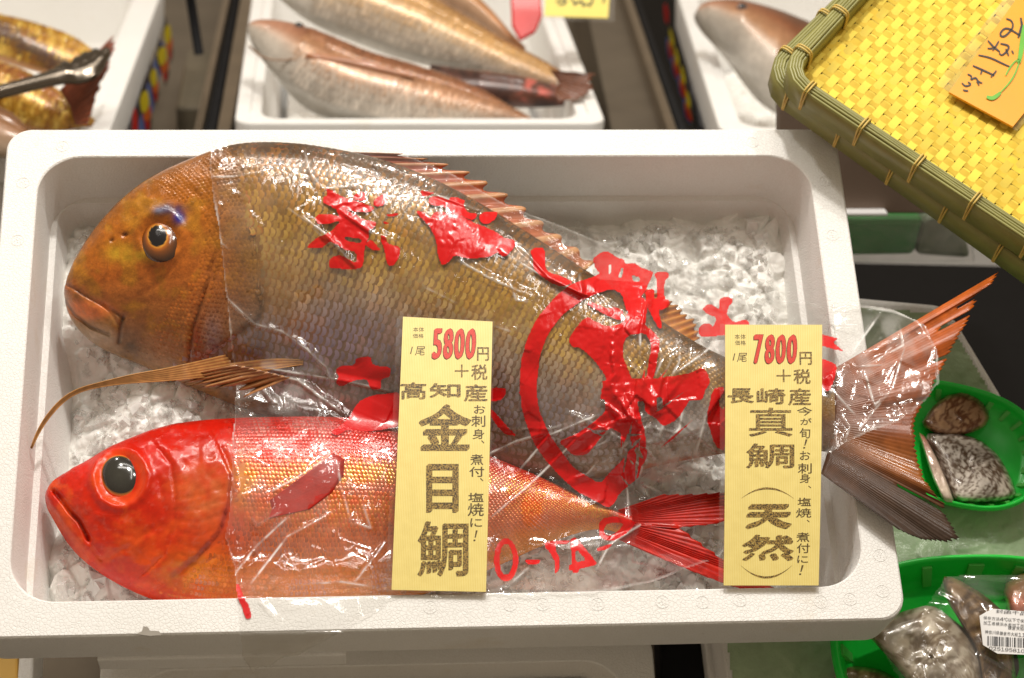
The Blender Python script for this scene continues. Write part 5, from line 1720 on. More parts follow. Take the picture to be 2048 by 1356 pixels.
# back one first (top, cut by the frame)
rear_fish('pale_fish', [(700, -120), (820, -80), (920, -30), (980, 20), (1020, 66), (1050, 95)], [(700, -40), (800, -5), (880, 20), (960, 56), (1010, 88), (1050, 110)], (900, 60), 42, 0.030,
          lambda x, y, v, s: lerp(pinkcol(x, y, v, s), lin(206, 148, 92), 0.6), 'narrow orange tan fish at the very back of the middle rear box', group=GF, zlift=0.02)
rear_fish('pale_fish', [(520, -60), (640, -75), (760, -50), (850, -10), (940, 40), (1010, 84), (1070, 112), (1120, 140)], [(520, -50), (570, 10), (640, 55), (720, 85), (800, 115), (880, 135), (960, 150), (1040, 170), (1112, 182)], (800, 120), 44, 0.036,
          lambda x, y, v, s: lerp(pinkcol(x, y, v, s), lin(222, 180, 112), 0.55 * np.exp(-((v - 0.15) / 0.5) ** 2)), 'golden scaled fish lying diagonally across the middle rear box', group=GF, zlift=0.005,
          sc=(lambda x, y, s, v: (s > 0.25) & (s < 0.97) & (v > -0.75), None, 11.5, 12.0))
e2_, X2_, n2_ = rear_fish('pale_fish', [(494, 55), (510, 42), (545, 42), (600, 52), (660, 75), (740, 110), (820, 130), (900, 155), (960, 178), (1010, 208), (1060, 235)], [(494, 55), (500, 84), (525, 120), (560, 165), (600, 210), (660, 240), (740, 262), (820, 270), (900, 268), (980, 262), (1060, 255)], (760, 205), 46, 0.034,
                             pinkcol, 'pale fish with grey white belly along the front of the middle rear box', eye=(598, 52, 11, 8), group=GF, zlift=0.004,
                             sc=(lambda x, y, s, v: (s > 0.27) & (s < 0.97) & (v > -0.6), None, 10.5, 11.0))
rear_fish('gap_filler', [(860, 128), (940, 140), (1020, 152), (1100, 168), (1190, 190)], [(860, 196), (940, 208), (1020, 214), (1100, 214), (1190, 206)], (1000, 176), 40, 0.016,  # dark body added to fill the dark gap between the fish
          lambda x, y, v, s: ramp3(fbm(x / 24, y / 24, 3, 3), [0.3, 0.6, 0.75], [(52, 30, 26), (96, 58, 46), (196, 96, 84)]), 'dark brown fish-shaped filler added for the dark gap between the pale fish in the middle rear box', zlift=-0.012)
# mouth and gill lines, body groove of that fish as raised folds
p0_ = HP(760, 205, ZB + 0.004)
V, F = tube(hit(np.array([498, 520, 545, 575, 600]), np.array([92, 112, 120, 120, 112]), p0_ + n2_ * 0.026, n2_), 0.0012, 6)
mesh('gill_line', V, F, simple('brown gill line', lin(150, 120, 96), 0.4), e2_)
V, F = tube(hit(np.array([612, 640, 690, 740, 790, 830]), np.array([112, 116, 124, 134, 146, 156]), p0_ + n2_ * 0.032, n2_), [0.003, 0.0045, 0.005, 0.004, 0.003, 0.001], 8)
mesh('pectoral_fin', V, F, simple('folded pink fin', lin(170, 116, 84), 0.3, 0.2, 60, Coat_Weight=0.5), e2_)
tl = lambda x, y, t: hit(x, y, p0_, n2_)
fin('tail_fin', [(1100, 140), (1118, 165), (1110, 186)], [(1158, 146), (1198, 148), (1185, 165), (1196, 186), (1165, 200), (1120, 205)], lambda x, y, t: hit(x, y, HP(1130, 175, ZB + 0.01), n2_), lambda x, y, t: hit(x, y, HP(1130, 175, ZB + 0.012), n2_), 12,
    lambda x, y, t, l, ray: lerp(lin(140, 86, 58), lin(90, 54, 38), 1 - ray), M['fin'], e2_, jag=0.2, nl=10)
rear_fish('pale_fish', [(1388, 30), (1400, 12), (1440, 5), (1490, 10), (1540, 20), (1620, 45), (1700, 80)], [(1388, 30), (1400, 52), (1430, 85), (1462, 120), (1490, 165), (1530, 215), (1620, 260), (1700, 280)], (1500, 150), 44, 0.040,
          pinkcol, 'white bellied pink fish in the rear box under the woven tray', eye=(1484, 14, 12, 8), group=GF)

# golden fish in the left rear box


def goldcol(band):
    def f(x, y, v, s):
        c = ramp3(v + 0.2 * (fbm(x / 30, y / 30, 3, 5) - 0.5), [-1, -0.5, 0, 0.5, 1], [(196, 140, 84), (206, 152, 70), (196, 146, 48), (206, 160, 66), (176, 140, 74)])
        c = lerp(c, lin(86, 66, 66), band * np.exp(-((v - 0.25) / 0.22) ** 2))
        return c
    return f


GG = 'golden fish in the carp-print box'


def gold_plate(x, y):
    c = ramp3(rng.random(x.shape), [0, 0.6, 1], [(150, 98, 34), (192, 144, 50), (226, 192, 96)])
    dd, _ = polydist(x, y, [(-100, 20), (0, 60), (60, 96), (120, 132)])
    c = lerp(c, lin(74, 56, 58), 0.9 * np.exp(-(dd / 17) ** 4))
    dd, _ = polydist(x, y, [(-100, 110), (0, 138), (60, 160), (110, 190)])
    return lerp(c, lin(150, 84, 44), 0.8 * np.exp(-(dd / 12) ** 4))


gsc = (lambda x, y, s, v: (s > 0.02) & (s < 0.97), gold_plate, 10, 10)
rear_fish('golden_fish', [(-160, 20), (-80, 15), (0, 33), (70, 48), (130, 66), (170, 88), (205, 118)], [(-160, 90), (-80, 100), (0, 120), (60, 140), (110, 150), (160, 150), (205, 140)], (60, 110), 40, 0.022, goldcol(0.9), 'golden fish with a dark purple stripe behind the tongs', group=GG, zlift=0.015, sc=gsc)
rear_fish('golden_fish', [(-160, 90), (-80, 95), (0, 128), (60, 148), (110, 175), (160, 215), (190, 240)], [(-160, 190), (-80, 210), (0, 240), (60, 262), (110, 268), (150, 262), (190, 256)], (60, 210), 40, 0.026, goldcol(0.1), 'bright golden fish below the tongs at the far left', group=GG, zlift=0.012, sc=gsc)
rear_fish('golden_fish', [(-160, 180), (-80, 190), (0, 215), (30, 230), (52, 252), (70, 280)], [(-160, 300), (-80, 310), (0, 316), (30, 310), (52, 300), (70, 290)], (10, 270), 40, 0.024, lambda x, y, v, s: ramp3(v, [-1, 0, 1], [(190, 170, 150), (140, 96, 56), (110, 70, 40)]), 'brown fish tail showing beside the corner of the front box', group=GG, zlift=0.012)
e_ = empty('brown_fish', HP(150, 230, ZB - 0.02), 'reddish brown fish tail with dark fin tip at the box edge under the tongs', 'fish')
fin('tail_fin', [(120, 180), (140, 215), (150, 250)], [(236, 62), (238, 88), (222, 130), (208, 160), (190, 205), (176, 250)], lambda x, y, t: hit(x, y, HP(150, 220, ZB + 0.015), n2_), lambda x, y, t: hit(x, y, HP(170, 220, ZB + 0.02), n2_), 14,
    lambda x, y, t, l, ray: lerp(lin(150, 66, 34), lin(92, 58, 40), 1 - ray), M['fin'], e_, jag=0.12, nl=12)
# serving tongs lying across that box
tn = np.array([0, -0.5, 0.87])
tp0 = HP(120, 170, ZB + 0.05)
tg = empty('tongs', tp0, 'dark steel serving tongs with scalloped tip across the golden fish', 'tongs')
up_ = resample([(-60, 186), (0, 172), (60, 156), (104, 142), (118, 133), (130, 122), (142, 130), (150, 114), (160, 116), (168, 104), (178, 108), (190, 97), (202, 104), (208, 96), (216, 97), (219, 108)], 60)
lo_ = resample([(-60, 216), (0, 199), (60, 184), (110, 172), (135, 168), (155, 170), (172, 166), (185, 162), (196, 152), (206, 140), (213, 124), (219, 110)], 60)
lam = np.linspace(0, 1, 9)
q_ = up_[:, None] + (lo_ - up_)[:, None] * lam[None, :, None]
X = hit(q_[..., 0], q_[..., 1], tp0, tn) + (0.006 * np.sin(lam * np.pi))[None, :, None] * tn
o = mesh('arm', X.reshape(-1, 3), gridF(60, 9), simple('dark polished steel', lin(112, 104, 94), 0.16, 0.1, 20, Metallic=1.0), tg)
o.modifiers.new('sheet', 'SOLIDIFY').thickness = 0.0015

# small things in and around the rear boxes
rc = hit(np.array([1020, 1080, 1085, 1072, 1040, 1024]), np.array([-30, -30, 30, 62, 80, 50]), HP(1060, 90, ZB + 0.02), n2_)
V, F = prism(rc, n2_, 0.006)
o = tag(mesh('red_packet', V, F, M['redplastic'], sm=False), 'red plastic packet standing behind the middle rear fish', 'packet')
b = o.modifiers.new('edge', 'BEVEL')
b.width = 0.002
tg_n = np.array([0.1, -0.75, 0.65])
tq = np.array([(1092, -45), (1222, -50), (1216, 36), (1089, 32)], float)
tp_ = HP(1150, 60, ZB + 0.05)
f_tag = lambda k: (lambda x, y: hit(x, y, tp_, tg_n) + tg_n * k)
V, F = prism(f_tag(0)(tq[:, 0], tq[:, 1]), tg_n, 0.0008)
yt = empty('price_tag', hit(1150, 36, tp_, tg_n), 'small yellow price tag in a clear sleeve above the middle rear box', 'price tag')
mesh('paper', V, F, M['yellowtag'], yt, sm=False)
q2 = np.array([(1086, -50), (1232, -56), (1228, 42), (1084, 38)], float)
V, F = prism(f_tag(-0.001)(q2[:, 0], q2[:, 1]), tg_n, 0.0005)
mesh('sleeve', V, F, M['wrap'], yt, sm=False)


def stroke(name, pts, w, f3, mat, parent):
    p = resample(pts, 24)
    t = np.gradient(p, axis=0)
    t /= np.linalg.norm(t, axis=1)[:, None] + 1e-9
    nn = np.stack([-t[:, 1], t[:, 0]], 1)
    ww = w * (0.6 + 0.4 * np.sin(np.linspace(0.25, 2.9, 24)))[:, None]
    a, b = p + nn * ww, p - nn * ww
    V = np.concatenate([f3(a[:, 0], a[:, 1]), f3(b[:, 0], b[:, 1])])
    F = [(i, i + 1, 25 + i, 24 + i) for i in range(23)]
    return mesh(name, V, F, mat, parent, sm=False)


for pts in ([(1112, 4), (1124, -2), (1134, 2), (1126, 10), (1116, 8)], [(1140, -4), (1150, 4), (1146, 12), (1156, 4), (1166, 2), (1164, 14), (1172, 8), (1182, 10)], [(1186, -10), (1184, 4), (1178, 14)], [(1210, -6), (1206, 6)]):
    stroke('lettering', pts, 2.0, f_tag(0.0006), M['ink'], yt)
# black rod and dark block left of the middle box
V, F = tube(np.array([HP(398, 108, ZB - 0.02), hit(372, -60, HP(398, 108, ZB - 0.02), (0, -1, 0.05))]), 0.0055, 10)
tag(mesh('rod', V, F, M['dark']), 'thin black upright rod behind the carp-print box', 'rod')
pb = HP(np.array([352, 425, 436, 374]), np.array([215, 215, 100, 98]), -0.17)
tag(boxm('grey_block', np.concatenate([pb, pb - UP * 0.05]), M['greyblock'], bevel=0.003), 'dark grey block on the counter beside the carp-print box', 'block')

# ------------------------------------------------------------------ woven trays
TZ = 0.058
ca, cb = TP(1570, 142, TZ), TP(1853, 331, TZ)
E1 = (cb - ca) / np.linalg.norm(cb - ca)
E2 = np.cross(ZT, E1)
LA, LB, RH = 0.36, 0.30, 0.021
PA, PB_ = 0.0068, 0.0108


r6 = np.random.default_rng(44)


def tray(O, e1, e2, label):
    loc = lambda a, b, h: O + np.asarray(a)[..., None] * e1 + np.asarray(b)[..., None] * e2 + np.asarray(h)[..., None] * ZT
    root = empty('woven_tray', O - ZT * RH, label, 'tray', 'stacked woven trays')
    path = rrect(LA, LB, 0.020, 9) + np.array([LA / 2, LB / 2])
    # resample the closed path
    pc = np.concatenate([path, path[:1]])
    S_ = np.r_[0, np.cumsum(np.linalg.norm(np.diff(pc, axis=0), axis=1))]
    pc = resample(pc, 150, False)[:-1]
    tg_ = np.roll(pc, -1, 0) - np.roll(pc, 1, 0)
    tg_ /= np.linalg.norm(tg_, axis=1)[:, None]
    nin = np.stack([-tg_[:, 1], tg_[:, 0]], 1)             # inward
    for k in range(5):
        d_ = -0.0040 + 0.0020 * k
        q = pc + nin * d_
        wob = 0.0004 * np.sin(np.arange(len(q)) * 0.21 + k * 1.7)
        V, F = tube(loc(q[:, 0], q[:, 1], 0.0004 * (k % 2) + wob - 0.0006 * abs(k - 2)), 0.00125, 6, closed=True)
        mesh('splint', V, F, M['olive'], root)
    for d_, nm in ((-0.0046, 'outer_band'), (0.0046, 'inner_band')):
        sgn = np.sign(d_)
        rings = []
        for dd, hh in ((d_, -0.001), (d_ + sgn * 0.0012, -0.002), (d_ + sgn * 0.0012, -RH * 0.5), (d_ + sgn * 0.0008, -RH), (d_ - sgn * 0.0012, -RH), (d_ - sgn * 0.0012, -0.002)):
            q = pc + nin * dd
            rings.append(loc(q[:, 0], q[:, 1], np.full(len(q), hh)))
        V, F = loft(rings + rings[:1])
        mesh(nm, V, F, M['olive'], root)
    # ties: loops round the rim
    prof = [(-0.0068, -0.019), (-0.0072, -0.010), (-0.0066, 0.0004), (-0.004, 0.0026), (0, 0.0030), (0.004, 0.0026), (0.0066, 0.0004), (0.0070, -0.008), (0.0068, -0.017)]
    prof = resample(prof, 22)
    for st in list(np.arange(0.012, 0.36, 0.047)) + [0.66 + x for x in ()]:
        for br in (0, 1):
            if br == 0:
                p0_, t_, n_ = np.array([0.010 + st, 0.0]), np.array([1, 0.0]), np.array([0, 1.0])
            else:
                if st > 0.27:
                    continue
                p0_, t_, n_ = np.array([0.0, 0.012 + st]), np.array([0, 1.0]), np.array([1.0, 0])
            for sh in (-0.0011, 0.0011):
                q = p0_ + n_ * prof[:, :1] + t_ * (sh + 0.3 * sh * prof[:, 1:] / 0.01)
                V, F = tube(loc(q[:, 0], q[:, 1], prof[:, 1]), 0.0008, 6)
                mesh('tie', V, F, M['tie'], root)
    hf = -0.015
    protos = {}
    na, nb2 = int(LA / PA), int(LB / PB_)
    t = np.linspace(0.003, LB - 0.003, nb2 * 5)
    for k in range(1, na - 1):
        ph = k % 2
        if ('b', ph) not in protos:
            h = 0.00042 * np.tanh(2.2 * np.cos(np.pi * (t / PB_ - 0.5) + ph * np.pi))
            w = PA * 0.455
            V = np.stack([loc(np.full(t.shape, PA + s_ * w), t, hf + h + (0.00006 if s_ == 0 else 0)) for s_ in (-1, 0, 1)], 1)
            o = mesh('strip', V.reshape(-1, 3), gridF(len(t), 3), M['bambooyellow'], root)
            protos[('b', ph)] = (o, np.array(o.location), k)
            if k > 2:
                o.location = [float(v) for v in np.array(o.location) + (k - 1) * PA * e1]
                protos[('b', ph)] = (o, np.array(o.location), k)
            elif k == 2:
                o.location = [float(v) for v in np.array(o.location) + PA * e1]
                protos[('b', ph)] = (o, np.array(o.location), k)
        else:
            o, l0, k0 = protos[('b', ph)]
            c = o.copy()
            link(c, root)
            c.location = [float(v) for v in l0 + ((k - k0) * PA + r6.normal(0, 0.00022)) * e1]
    t = np.linspace(0.003, LA - 0.003, na * 4)
    for k in range(1, nb2 - 1):
        ph = k % 2
        if ('a', ph) not in protos:
            h = 0.0002 * np.cos(np.pi * (t / PA - 1.0) + (k + 0) * np.pi + np.pi)
            w = PB_ * 0.43
            V = np.stack([loc(t, np.full(t.shape, PB_ * (k + 0.0) + s_ * w), hf - h * 1.0 + (0.00005 if s_ == 0 else 0)) for s_ in (-1, 0, 1)], 1)
            o = mesh('cross_strip', V.reshape(-1, 3), gridF(len(t), 3), M['bambooyellow2'], root)
            protos[('a', ph)] = (o, np.array(o.location), k)
        else:
            o, l0, k0 = protos[('a', ph)]
            c = o.copy()
            link(c, root)
            c.location = [float(v) for v in l0 + ((k - k0) * PB_ + r6.normal(0, 0.00035)) * e2]
    # plain backing so that nothing shines through the weave
    q = rrect(LA - 0.01, LB - 0.01, 0.015, 6) + np.array([LA / 2, LB / 2])
    V, F = prism(loc(q[:, 0], q[:, 1], np.full(len(q), hf - 0.0035)), ZT, 0.002)
    mesh('base', V, F, simple('olive yellow base', lin(140, 108, 28), 0.6), root, sm=False)
    return root


tray(ca, E1, E2, 'upper woven yellow tray with olive rim carrying the orange sign')
a_ = math.radians(-2.2)
e1b = E1 * math.cos(a_) + E2 * math.sin(a_)
e2b = np.cross(ZT, e1b)
tray(ca - 0.015 * E1 + 0.009 * E2 - ZT * 0.024, e1b, e2b, 'lower woven tray, mostly hidden beneath the other tray')
# orange handwritten sign
Zs = TZ - 0.008
f_or = lambda k: (lambda x, y: TP(x, y, Zs + k))
q = np.array([(1898, 184), (2026, 253), (2170, 75), (2040, -12)], float)
sg = empty('sign', TP(1960, 220, Zs), 'orange card with black and green handwriting on the woven tray', 'sign')
V, F = prism(f_or(0)(q[:, 0], q[:, 1]), ZT, 0.002)
mesh('paper', V, F, M['orangecard'], sg, sm=False)
q = np.array([(1872, 168), (2034, 262), (2190, 75), (2022, -20)], float)
V, F = prism(f_or(-0.0026)(q[:, 0], q[:, 1]), ZT, 0.0004)
mesh('sleeve', V, F, M['wrap'], sg, sm=False)
ZW = lambda L_: [(1540 + a / 3.988, b / 3.988) for a, b in L_]
for pts, w in (([(1530, 660), (1560, 690), (1610, 672), (1578, 652)], 1.6), ([(1540, 716), (1560, 722), (1582, 724)], 1.6), ([(1576, 590), (1612, 605), (1598, 640), (1640, 612), (1662, 650), (1694, 662)], 1.7), ([(1648, 648), (1660, 662), (1668, 680)], 1.5), ([(1618, 522), (1700, 558), (1790, 600)], 1.8), ([(1694, 552), (1688, 570), (1680, 592)], 1.6),
               ([(1806, 562), (1785, 590), (1762, 614)], 1.8), ([(1662, 438), (1760, 458), (1860, 508), (1912, 530)], 1.7), ([(1738, 322), (1780, 370), (1834, 412)], 1.9), ([(1826, 326), (1800, 370), (1776, 402)], 1.7), ([(1735, 384), (1760, 386), (1778, 384)], 1.5), ([(1838, 346), (1914, 362), (1890, 410), (1846, 444), (1828, 420)], 1.9), ([(1880, 388), (1892, 414), (1904, 444)], 1.7), ([(1928, 402), (1936, 414), (1942, 428)], 1.6),
               ([(1884, 148), (1930, 160), (1944, 220), (1862, 302), (1826, 272), (1880, 212), (1960, 258), (1996, 284)], 2.0), ([(2000, 140), (2010, 200), (1980, 300)], 2.4)):
    stroke('lettering', ZW(pts), w, f_or(0.0006), M['ink'], sg)
for pts, w in (([(1728, 770), (1770, 786), (1812, 762), (1838, 736)], 4.0), ([(1836, 738), (1900, 672), (1950, 600), (1980, 520), (1995, 470)], 1.6), ([(1880, 600), (1910, 540), (1950, 490), (1985, 470)], 1.6), ([(1985, 500), (2004, 400), (2016, 300), (2030, 200)], 5.0)):
    stroke('lettering', ZW(pts), w, f_or(0.0010), M['greenink'], sg)

# ------------------------------------------------------------------ right side: panel, clear display tray, dark void
yp = 0.42
pq = hit(np.array([1560, 2010, 2010, 1560]), np.array([150, 150, 428, 428]), (0, yp, 0), (0, 1, 0))
tag(boxm('stand', np.concatenate([pq, pq + np.array([0, 0.02, 0])]), M['brownpanel'], bevel=0.002), 'plain brown grey panel under the woven trays', 'stand')
pq = hit(np.array([1560, 1776, 1776, 1560]), np.array([426, 426, 432, 432]), (0, yp - 0.012, 0), (0, 1, 0))
tag(boxm('trim', np.concatenate([pq, pq + np.array([0, 0.012, 0])]), M['white'], bevel=0.0008), 'thin white edge strip along the foot of the brown panel', 'trim')
dt = empty('display_tray', hit(1820, 522, (0, yp + 0.01, 0), (0, 1, 0)), 'clear tray with a green basket seen edge on below the brown panel', 'tray')
pq = hit(np.array([1560, 1850, 1830, 1560]), np.array([436, 436, 512, 516]), (0, yp + 0.02, 0), (0, 1, 0))
boxm('basket', np.concatenate([pq, pq + np.array([0, 0.06, 0])]), simple('deep green plastic', lin(30, 150, 62), 0.4, 0.25, 12), dt, bevel=0.006)
pq = hit(np.array([1850, 1925, 1944, 1832]), np.array([436, 436, 520, 512]), (0, yp + 0.02, 0), (0, 1, 0))
boxm('ice_pack', np.concatenate([pq, pq + np.array([0, 0.06, 0])]), simple('grey green ice', lin(128, 146, 124), 0.4, 0.2, 30), dt, bevel=0.006)
pq = hit(np.array([1550, 1936, 1950, 1550]), np.array([434, 434, 524, 524]), (0, yp + 0.004, 0), (0, 1, 0))
boxm('clear_front', np.concatenate([pq, pq + np.array([0, 0.004, 0])]), M['wrap'], dt)

# ------------------------------------------------------------------ lower right: ice bed with green baskets
ZI = -0.130
q = np.array([(1500, 600), (1700, 590), (1882, 606), (1915, 640), (2060, 880), (2230, 1180), (2200, 1500), (1480, 1520), (1440, 1240)], float)
bed = empty('ice_bed', TP(1800, 1200, ZI - 0.04), 'shallow foam bed of ice under green film at the lower right', 'ice bed')
V, F = prism(TP(q[:, 0], q[:, 1], ZI - 0.004), ZT, 0.05)
o = mesh('tray', V, F, M['foam'], bed, sm=False)
b = o.modifiers.new('edge', 'BEVEL')
b.width = 0.006
b.segments = 3
gx, gy = np.meshgrid(np.arange(1430, 2240, 5.0), np.arange(585, 1520, 5.0), indexing='ij')
qi = (q - q.mean(0)) * 0.965 + q.mean(0) + np.array([-8, 6])
h, e = facets(gx / 42, gy / 42, 8, 0.4)
zz = ZI + 0.003 * fbm(gx / 60, gy / 60, 3, 2) + 0.0016 * h
m_ = inpoly(gx, gy, qi)
F = gridF(*gx.shape)
ci, cj = np.divmod(np.arange(len(F)), gx.shape[1] - 1)
o = mesh('ice_surface', TP(gx, gy, zz).reshape(-1, 3), F[m_[ci, cj]], M['ice2'], bed)


def basket(cx, cy, rx, ry, rot, z, depth, label):
    th = np.linspace(0, 2 * np.pi, 96, endpoint=False)
    co, si = math.cos(rot), math.sin(rot)

    def ringp(k, zz):
        a = np.sign(np.cos(th)) * np.abs(np.cos(th)) ** 0.8 * rx * k
        b_ = np.sign(np.sin(th)) * np.abs(np.sin(th)) ** 0.8 * ry * k
        w = TP(cx, cy, z)
        s = 1 / 2850.0
        u = (a * co - b_ * si) * s
        v = -(a * si + b_ * co) * s
        return w + u[:, None] * XT + v[:, None] * YT + (zz - z) * ZT
    e = empty('basket', TP(cx, cy, z - depth), label, 'basket', 'green plastic baskets')
    rings = [ringp(0.84, z - depth), ringp(0.985, z - 0.002), ringp(1.02, z - 0.002), ringp(1.03, z + 0.001), ringp(1.015, z + 0.004), ringp(0.985, z + 0.004), ringp(0.965, z), ringp(0.90, z - depth * 0.6), ringp(0.80, z - depth + 0.002), ringp(0.3, z - depth + 0.002)]
    V, F = loft(rings, True, True)
    mesh('body', V, F, M['greenplastic'], e)
    rb = simple('pale translucent green', lin(96, 190, 92), 0.25, 0.1, 30)
    A, B_ = ringp(0.958, z - 0.003), ringp(0.855, z - depth * 0.82)
    for k in range(0, 96, 4):
        i, j = k, (k + 1) % 96
        n_ = np.cross(A[j] - A[i], B_[i] - A[i])
        n_ /= np.linalg.norm(n_)
        if n_ @ (TP(cx, cy, z) - A[i]) < 0:
            n_ = -n_
        Q = np.array([A[i], A[j], B_[j], B_[i]]) + n_ * 0.0022
        boxm('rib', np.concatenate([Q, Q - n_ * 0.003]), rb, e)
    return e


basket(1912, 890, 180, 138, 0.28, ZI + 0.022, 0.014, 'green basket holding two scaled fish pieces behind the bream tail')
basket(1968, 1300, 300, 196, 0.0, ZI + 0.034, 0.026, 'green basket of wrapped fish pieces in the lower right corner')


def pillow(name, poly, z, th, colf, label, mat, parent=None, group=None, flat=0.35):
    p = rounded(poly)
    p = np.concatenate([p, p[:1]])
    p = resample(p, 80, False)[:-1]
    c = p.mean(0)
    rr = np.linspace(0.02, 1, 26)
    X = c + (p - c)[None] * rr[:, None, None]
    hh = th * (1 - rr ** 9) ** 0.6
    lump = 0.35 * th * (fbm(X[..., 0] / 26, X[..., 1] / 26, 3, 4) - 0.5)
    V = TP(X[..., 0], X[..., 1], z + hh[:, None] + lump * (1 - rr[:, None]))
    base = TP(p[:, 0], p[:, 1], z - th * flat)
    R_ = [V[k] for k in range(26)] + [base]
    VV, F = loft(R_, True, True)
    x, y = proj(VV)
    o = mesh(name, VV, F, mat, parent, col=colf(x, y))
    if label:
        tag(o, label, 'fish piece', group)
    return o


def crack(cd, cl, s=9.0, w=0.34, sx=1.0):
    def f(x, y):
        u, v = (0.8 * x + 0.6 * y) / s, (-0.6 * x + 0.8 * y) / s / sx
        rd = 1 - 2 * np.abs(fbm(u * 0.9 + 1.5 * vnoise(u / 2, v / 2, 1), v * 0.45, 3, 2) - 0.5)
        k = smooth(0.62, 0.95, rd + 0.10 * (vnoise(x / 40, y / 40, 6) - 0.5))
        c = lerp(lin(*cl), lin(*cd), k)
        return c * (0.72 + 0.55 * vnoise(x / 34, y / 34, 3))[:, None]
    return f


PG = 'fish pieces in green baskets'
pillow('fish_piece', [(1840, 850), (1862, 815), (1890, 792), (1930, 780), (1964, 800), (1981, 832), (1972, 852), (1940, 868), (1880, 872)], ZI + 0.014, 0.009, crack((96, 58, 36), (160, 126, 96), 7), 'brown skinned fish piece, smaller one in the basket behind the tail', M['bgskin'], group=PG)
pf_ = pillow('fish_piece', [(1846, 868), (1900, 862), (1958, 878), (1996, 908), (2020, 950), (2034, 990), (2018, 1002), (1960, 1006), (1912, 1004), (1894, 968), (1872, 910)], ZI + 0.014, 0.010, crack((92, 72, 56), (206, 198, 190), 5), 'silvery fish piece with dark netted scales behind the bream tail', M['bgskin'], group=PG)
pillow('cut_face', [(1836, 864), (1850, 872), (1876, 920), (1898, 972), (1910, 1008), (1888, 1006), (1862, 950)], ZI + 0.020, 0.012, lambda x, y: ramp3((y - 860) / 150, [0, 0.3, 1], [(196, 110, 90), (208, 180, 166), (196, 184, 168)]), None, M['bgskin'], parent=pf_)
pillow('fish_piece', [(1722, 1256), (1800, 1224), (1862, 1208), (1905, 1236), (1948, 1276), (1966, 1330), (1966, 1420), (1860, 1420), (1790, 1330)], ZI + 0.040, 0.014, crack((128, 112, 92), (190, 180, 164), 12, 0.2), 'grey silver fish head piece under wrap in the corner basket', M['bgskin'], group=PG)
pillow('fish_piece', [(1884, 1152), (1912, 1156), (1970, 1190), (2016, 1232), (2024, 1290), (2040, 1420), (1972, 1420), (1958, 1310), (1918, 1240), (1892, 1200)], ZI + 0.042, 0.014, crack((80, 56, 34), (140, 112, 78), 12, 0.3, 1.8), 'brown triangular fish piece with pointed top in the corner basket', M['bgskin'], group=PG)
pillow('fish_piece', [(2004, 1172), (2050, 1142), (2130, 1160), (2130, 1330), (2060, 1330), (2020, 1240)], ZI + 0.032, 0.024, lambda x, y: ramp3((y - 1150) / 90, [0, 0.35, 0.6, 1], [(120, 92, 52), (140, 100, 66), (190, 116, 92), (120, 60, 44)]) * (0.8 + 0.4 * vnoise(x / 10, y / 10, 2))[:, None], 'brown fish piece with pink cut edge at the right picture border', M['bgskin'], group=PG)
pillow('fish_piece', [(1668, 1340), (1700, 1330), (1760, 1338), (1800, 1360), (1800, 1420), (1668, 1420)], ZI + 0.010, 0.012, crack((130, 110, 80), (176, 160, 120), 14, 0.25), 'pale fish scrap at the bottom edge of the corner basket', M['bgskin'], group=PG)
# cling wrap over that basket and its price sticker
gx, gy = np.meshgrid(np.arange(1735, 2120, 3.0), np.arange(1150, 1420, 3.0), indexing='ij')
zz = ZI + 0.0685 + 0.004 * (fbm(gx / 60, gy / 60, 2, 3) - 0.5) - 0.02 * (1 - smooth(0, 120, gx - 1735)) - 0.01 * (1 - smooth(0, 60, gy - 1150))
for (a, b) in (((1852, 1290), (1905, 1360)), ((1790, 1305), (1832, 1360)), ((1858, 1226), (1892, 1246)), ((1893, 1270), (1915, 1290)), ((1960, 1310), (2030, 1352)), ((1880, 1180), (1960, 1220))):
    dd, _ = polydist(gx, gy, [a, b])
    zz = zz + 0.0022 * np.clip(1 - dd / 7, 0, 1)
wob = 14 * (vnoise(gx / 40, gy / 40, 1) - 0.5)
m_ = inpoly(gx + wob, gy + wob, [(1745, 1262), (1862, 1200), (1884, 1150), (2120, 1130), (2120, 1420), (1860, 1420), (1790, 1345)])
F = gridF(*gx.shape)
ci, cj = np.divmod(np.arange(len(F)), gx.shape[1] - 1)
o = mesh('food_wrap', TP(gx, gy, zz).reshape(-1, 3), F[m_[ci, cj]], M['wrap'])
tag(o, 'clear cling wrap stretched over the fish pieces in the corner basket', 'plastic wrap')
f_st = lambda k: (lambda x, y: TP(x, y, ZI + 0.073 + k))
lb = empty('sticker', TP(2010, 1260, ZI + 0.072), 'white price sticker with barcode on the wrapped fish pieces', 'sticker')
q = rounded([(1957, 1215), (2110, 1228), (2118, 1312), (1968, 1306)])
V, F = prism(f_st(0)(q[:, 0], q[:, 1]), ZT, 0.0005)
mesh('paper', V, F, M['white'], lb, sm=False)
items = []
for row, (txt, x0, y0, ht, adv) in enumerate((('封函千品', 1992, 1219, 7, 16), ('保存方法４℃以下で保存', 1967, 1232, 7, 8.2), ('加工者横浜水産加工所', 1967, 1242, 7, 8.2), ('鎌倉大船', 2016, 1252, 7, 8.2), ('神奈川県鎌倉市大船１１８８', 1970, 1260, 7.5, 7.4), ('０２５１９５８１０８５０８', 1978, 1293, 7, 8))):
    for k, ch in enumerate(txt):
        items.append((ch, (x0 + k * adv, y0 + 0.085 * k * adv, x0 + k * adv + adv * 0.88, y0 + ht + 0.085 * k * adv)))
lt = lettering('lettering', items, f_st(0.0004), M['ink'], lb)
lt['kind'] = 'stuff'
bars, x = [], 1975.0
r3 = np.random.default_rng(5)
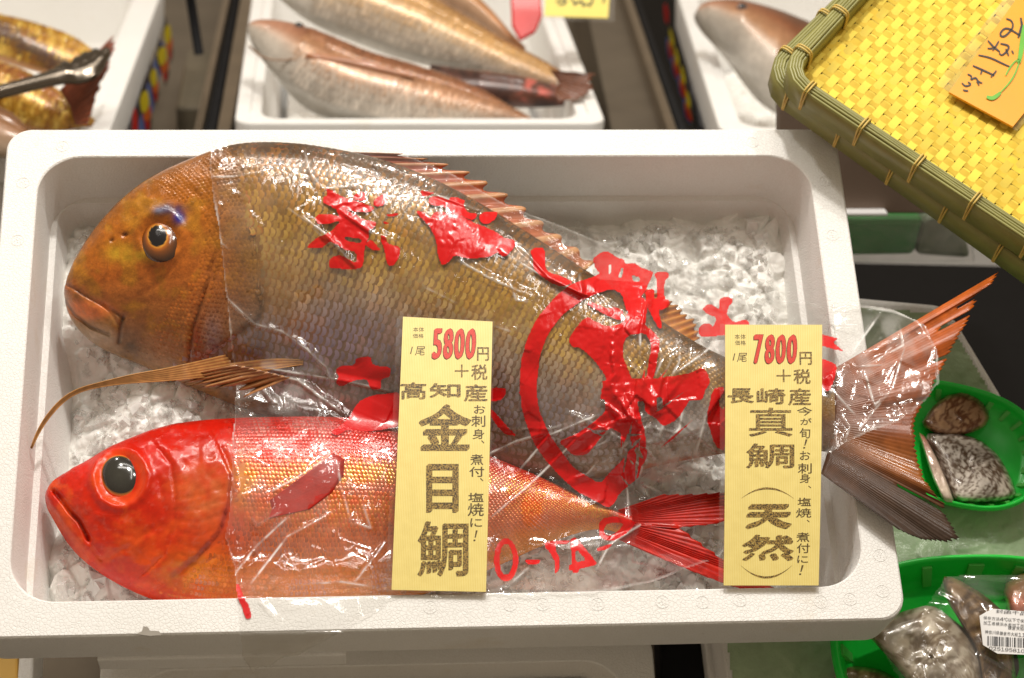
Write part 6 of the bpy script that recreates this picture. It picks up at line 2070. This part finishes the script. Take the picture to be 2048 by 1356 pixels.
while x < 2096:
    w = r3.choice([1.0, 1.6, 2.4, 3.2])
    y0, y1 = 1272 + 0.06 * (x - 1975), 1291 + 0.06 * (x - 1975)
    bars.append(([(x, y0), (x + w, y0), (x + w, y1), (x, y1)],))
    x += w + r3.choice([1.0, 1.8, 2.6])
bc = lettering('barcode', bars, f_st(0.0004), M['ink'], lb)
bc['kind'] = 'stuff'

# ------------------------------------------------------------------ below the front edge
zl = -0.175
a_, b_ = TP(200, 1330, zl) @ RT, TP(1308, 1318, zl) @ RT
wl = b_[0] - a_[0]
fr_ = (tier((a_[0] + b_[0]) / 2, -0.36, zl), XT, YT, ZT)
lowb = foam_box('foam_box', fr_, wl, 0.46, 0.024, 0.12, 'white foam box under the front edge, its inside just showing', BOXG)
g = np.meshgrid(np.linspace(-wl / 2 + 0.03, wl / 2 - 0.03, 120), np.linspace(-0.2, 0.2, 60), indexing='ij')
zz = zl - 0.030 + 0.006 * fbm(g[0] * 20, g[1] * 20, 3, 2)
io = mesh('ice', tier(g[0] + (a_[0] + b_[0]) / 2, g[1] - 0.36, zz).reshape(-1, 3), gridF(120, 60), simple('beige wet ice', lin(176, 166, 144), 0.35, 0.12, 30))
tag(io, 'dull beige ice in the foam box below the front edge', 'ice', kind='stuff')


def low_slab(name, px4, z, th, mat, label, cat):
    q = np.array(px4, float)
    V = TP(q[:, 0], q[:, 1], z)
    return tag(boxm(name, np.concatenate([V, V - ZT * th]), mat, bevel=0.002), label, cat)


low_slab('steel_channel', [(1316, 1240), (1424, 1240), (1440, 1420), (1326, 1420)], -0.20, 0.03, M['dark'], 'black channel below the front edge beside the foam box', 'channel')
low_slab('divider', [(1404, 1240), (1505, 1240), (1545, 1420), (1425, 1420)], -0.185, 0.05, M['foam'], 'pale foam divider below the front edge next to the green ice', 'divider')
low_slab('wooden_board', [(-60, 1230), (36, 1230), (36, 1420), (-60, 1420)], -0.185, 0.02, M['wood'], 'pale wooden board at the bottom left corner', 'board')
low_slab('foam_block', [(44, 1230), (70, 1230), (64, 1420), (30, 1420)], -0.175, 0.05, M['foam'], 'narrow white foam block between wooden board and lower box', 'foam block')
low_slab('table', [(-200, 1180), (1560, 1180), (1560, 1600), (-200, 1600)], -0.305, 0.02, M['dullsteel'], 'steel table top under the lower foam box', 'table')
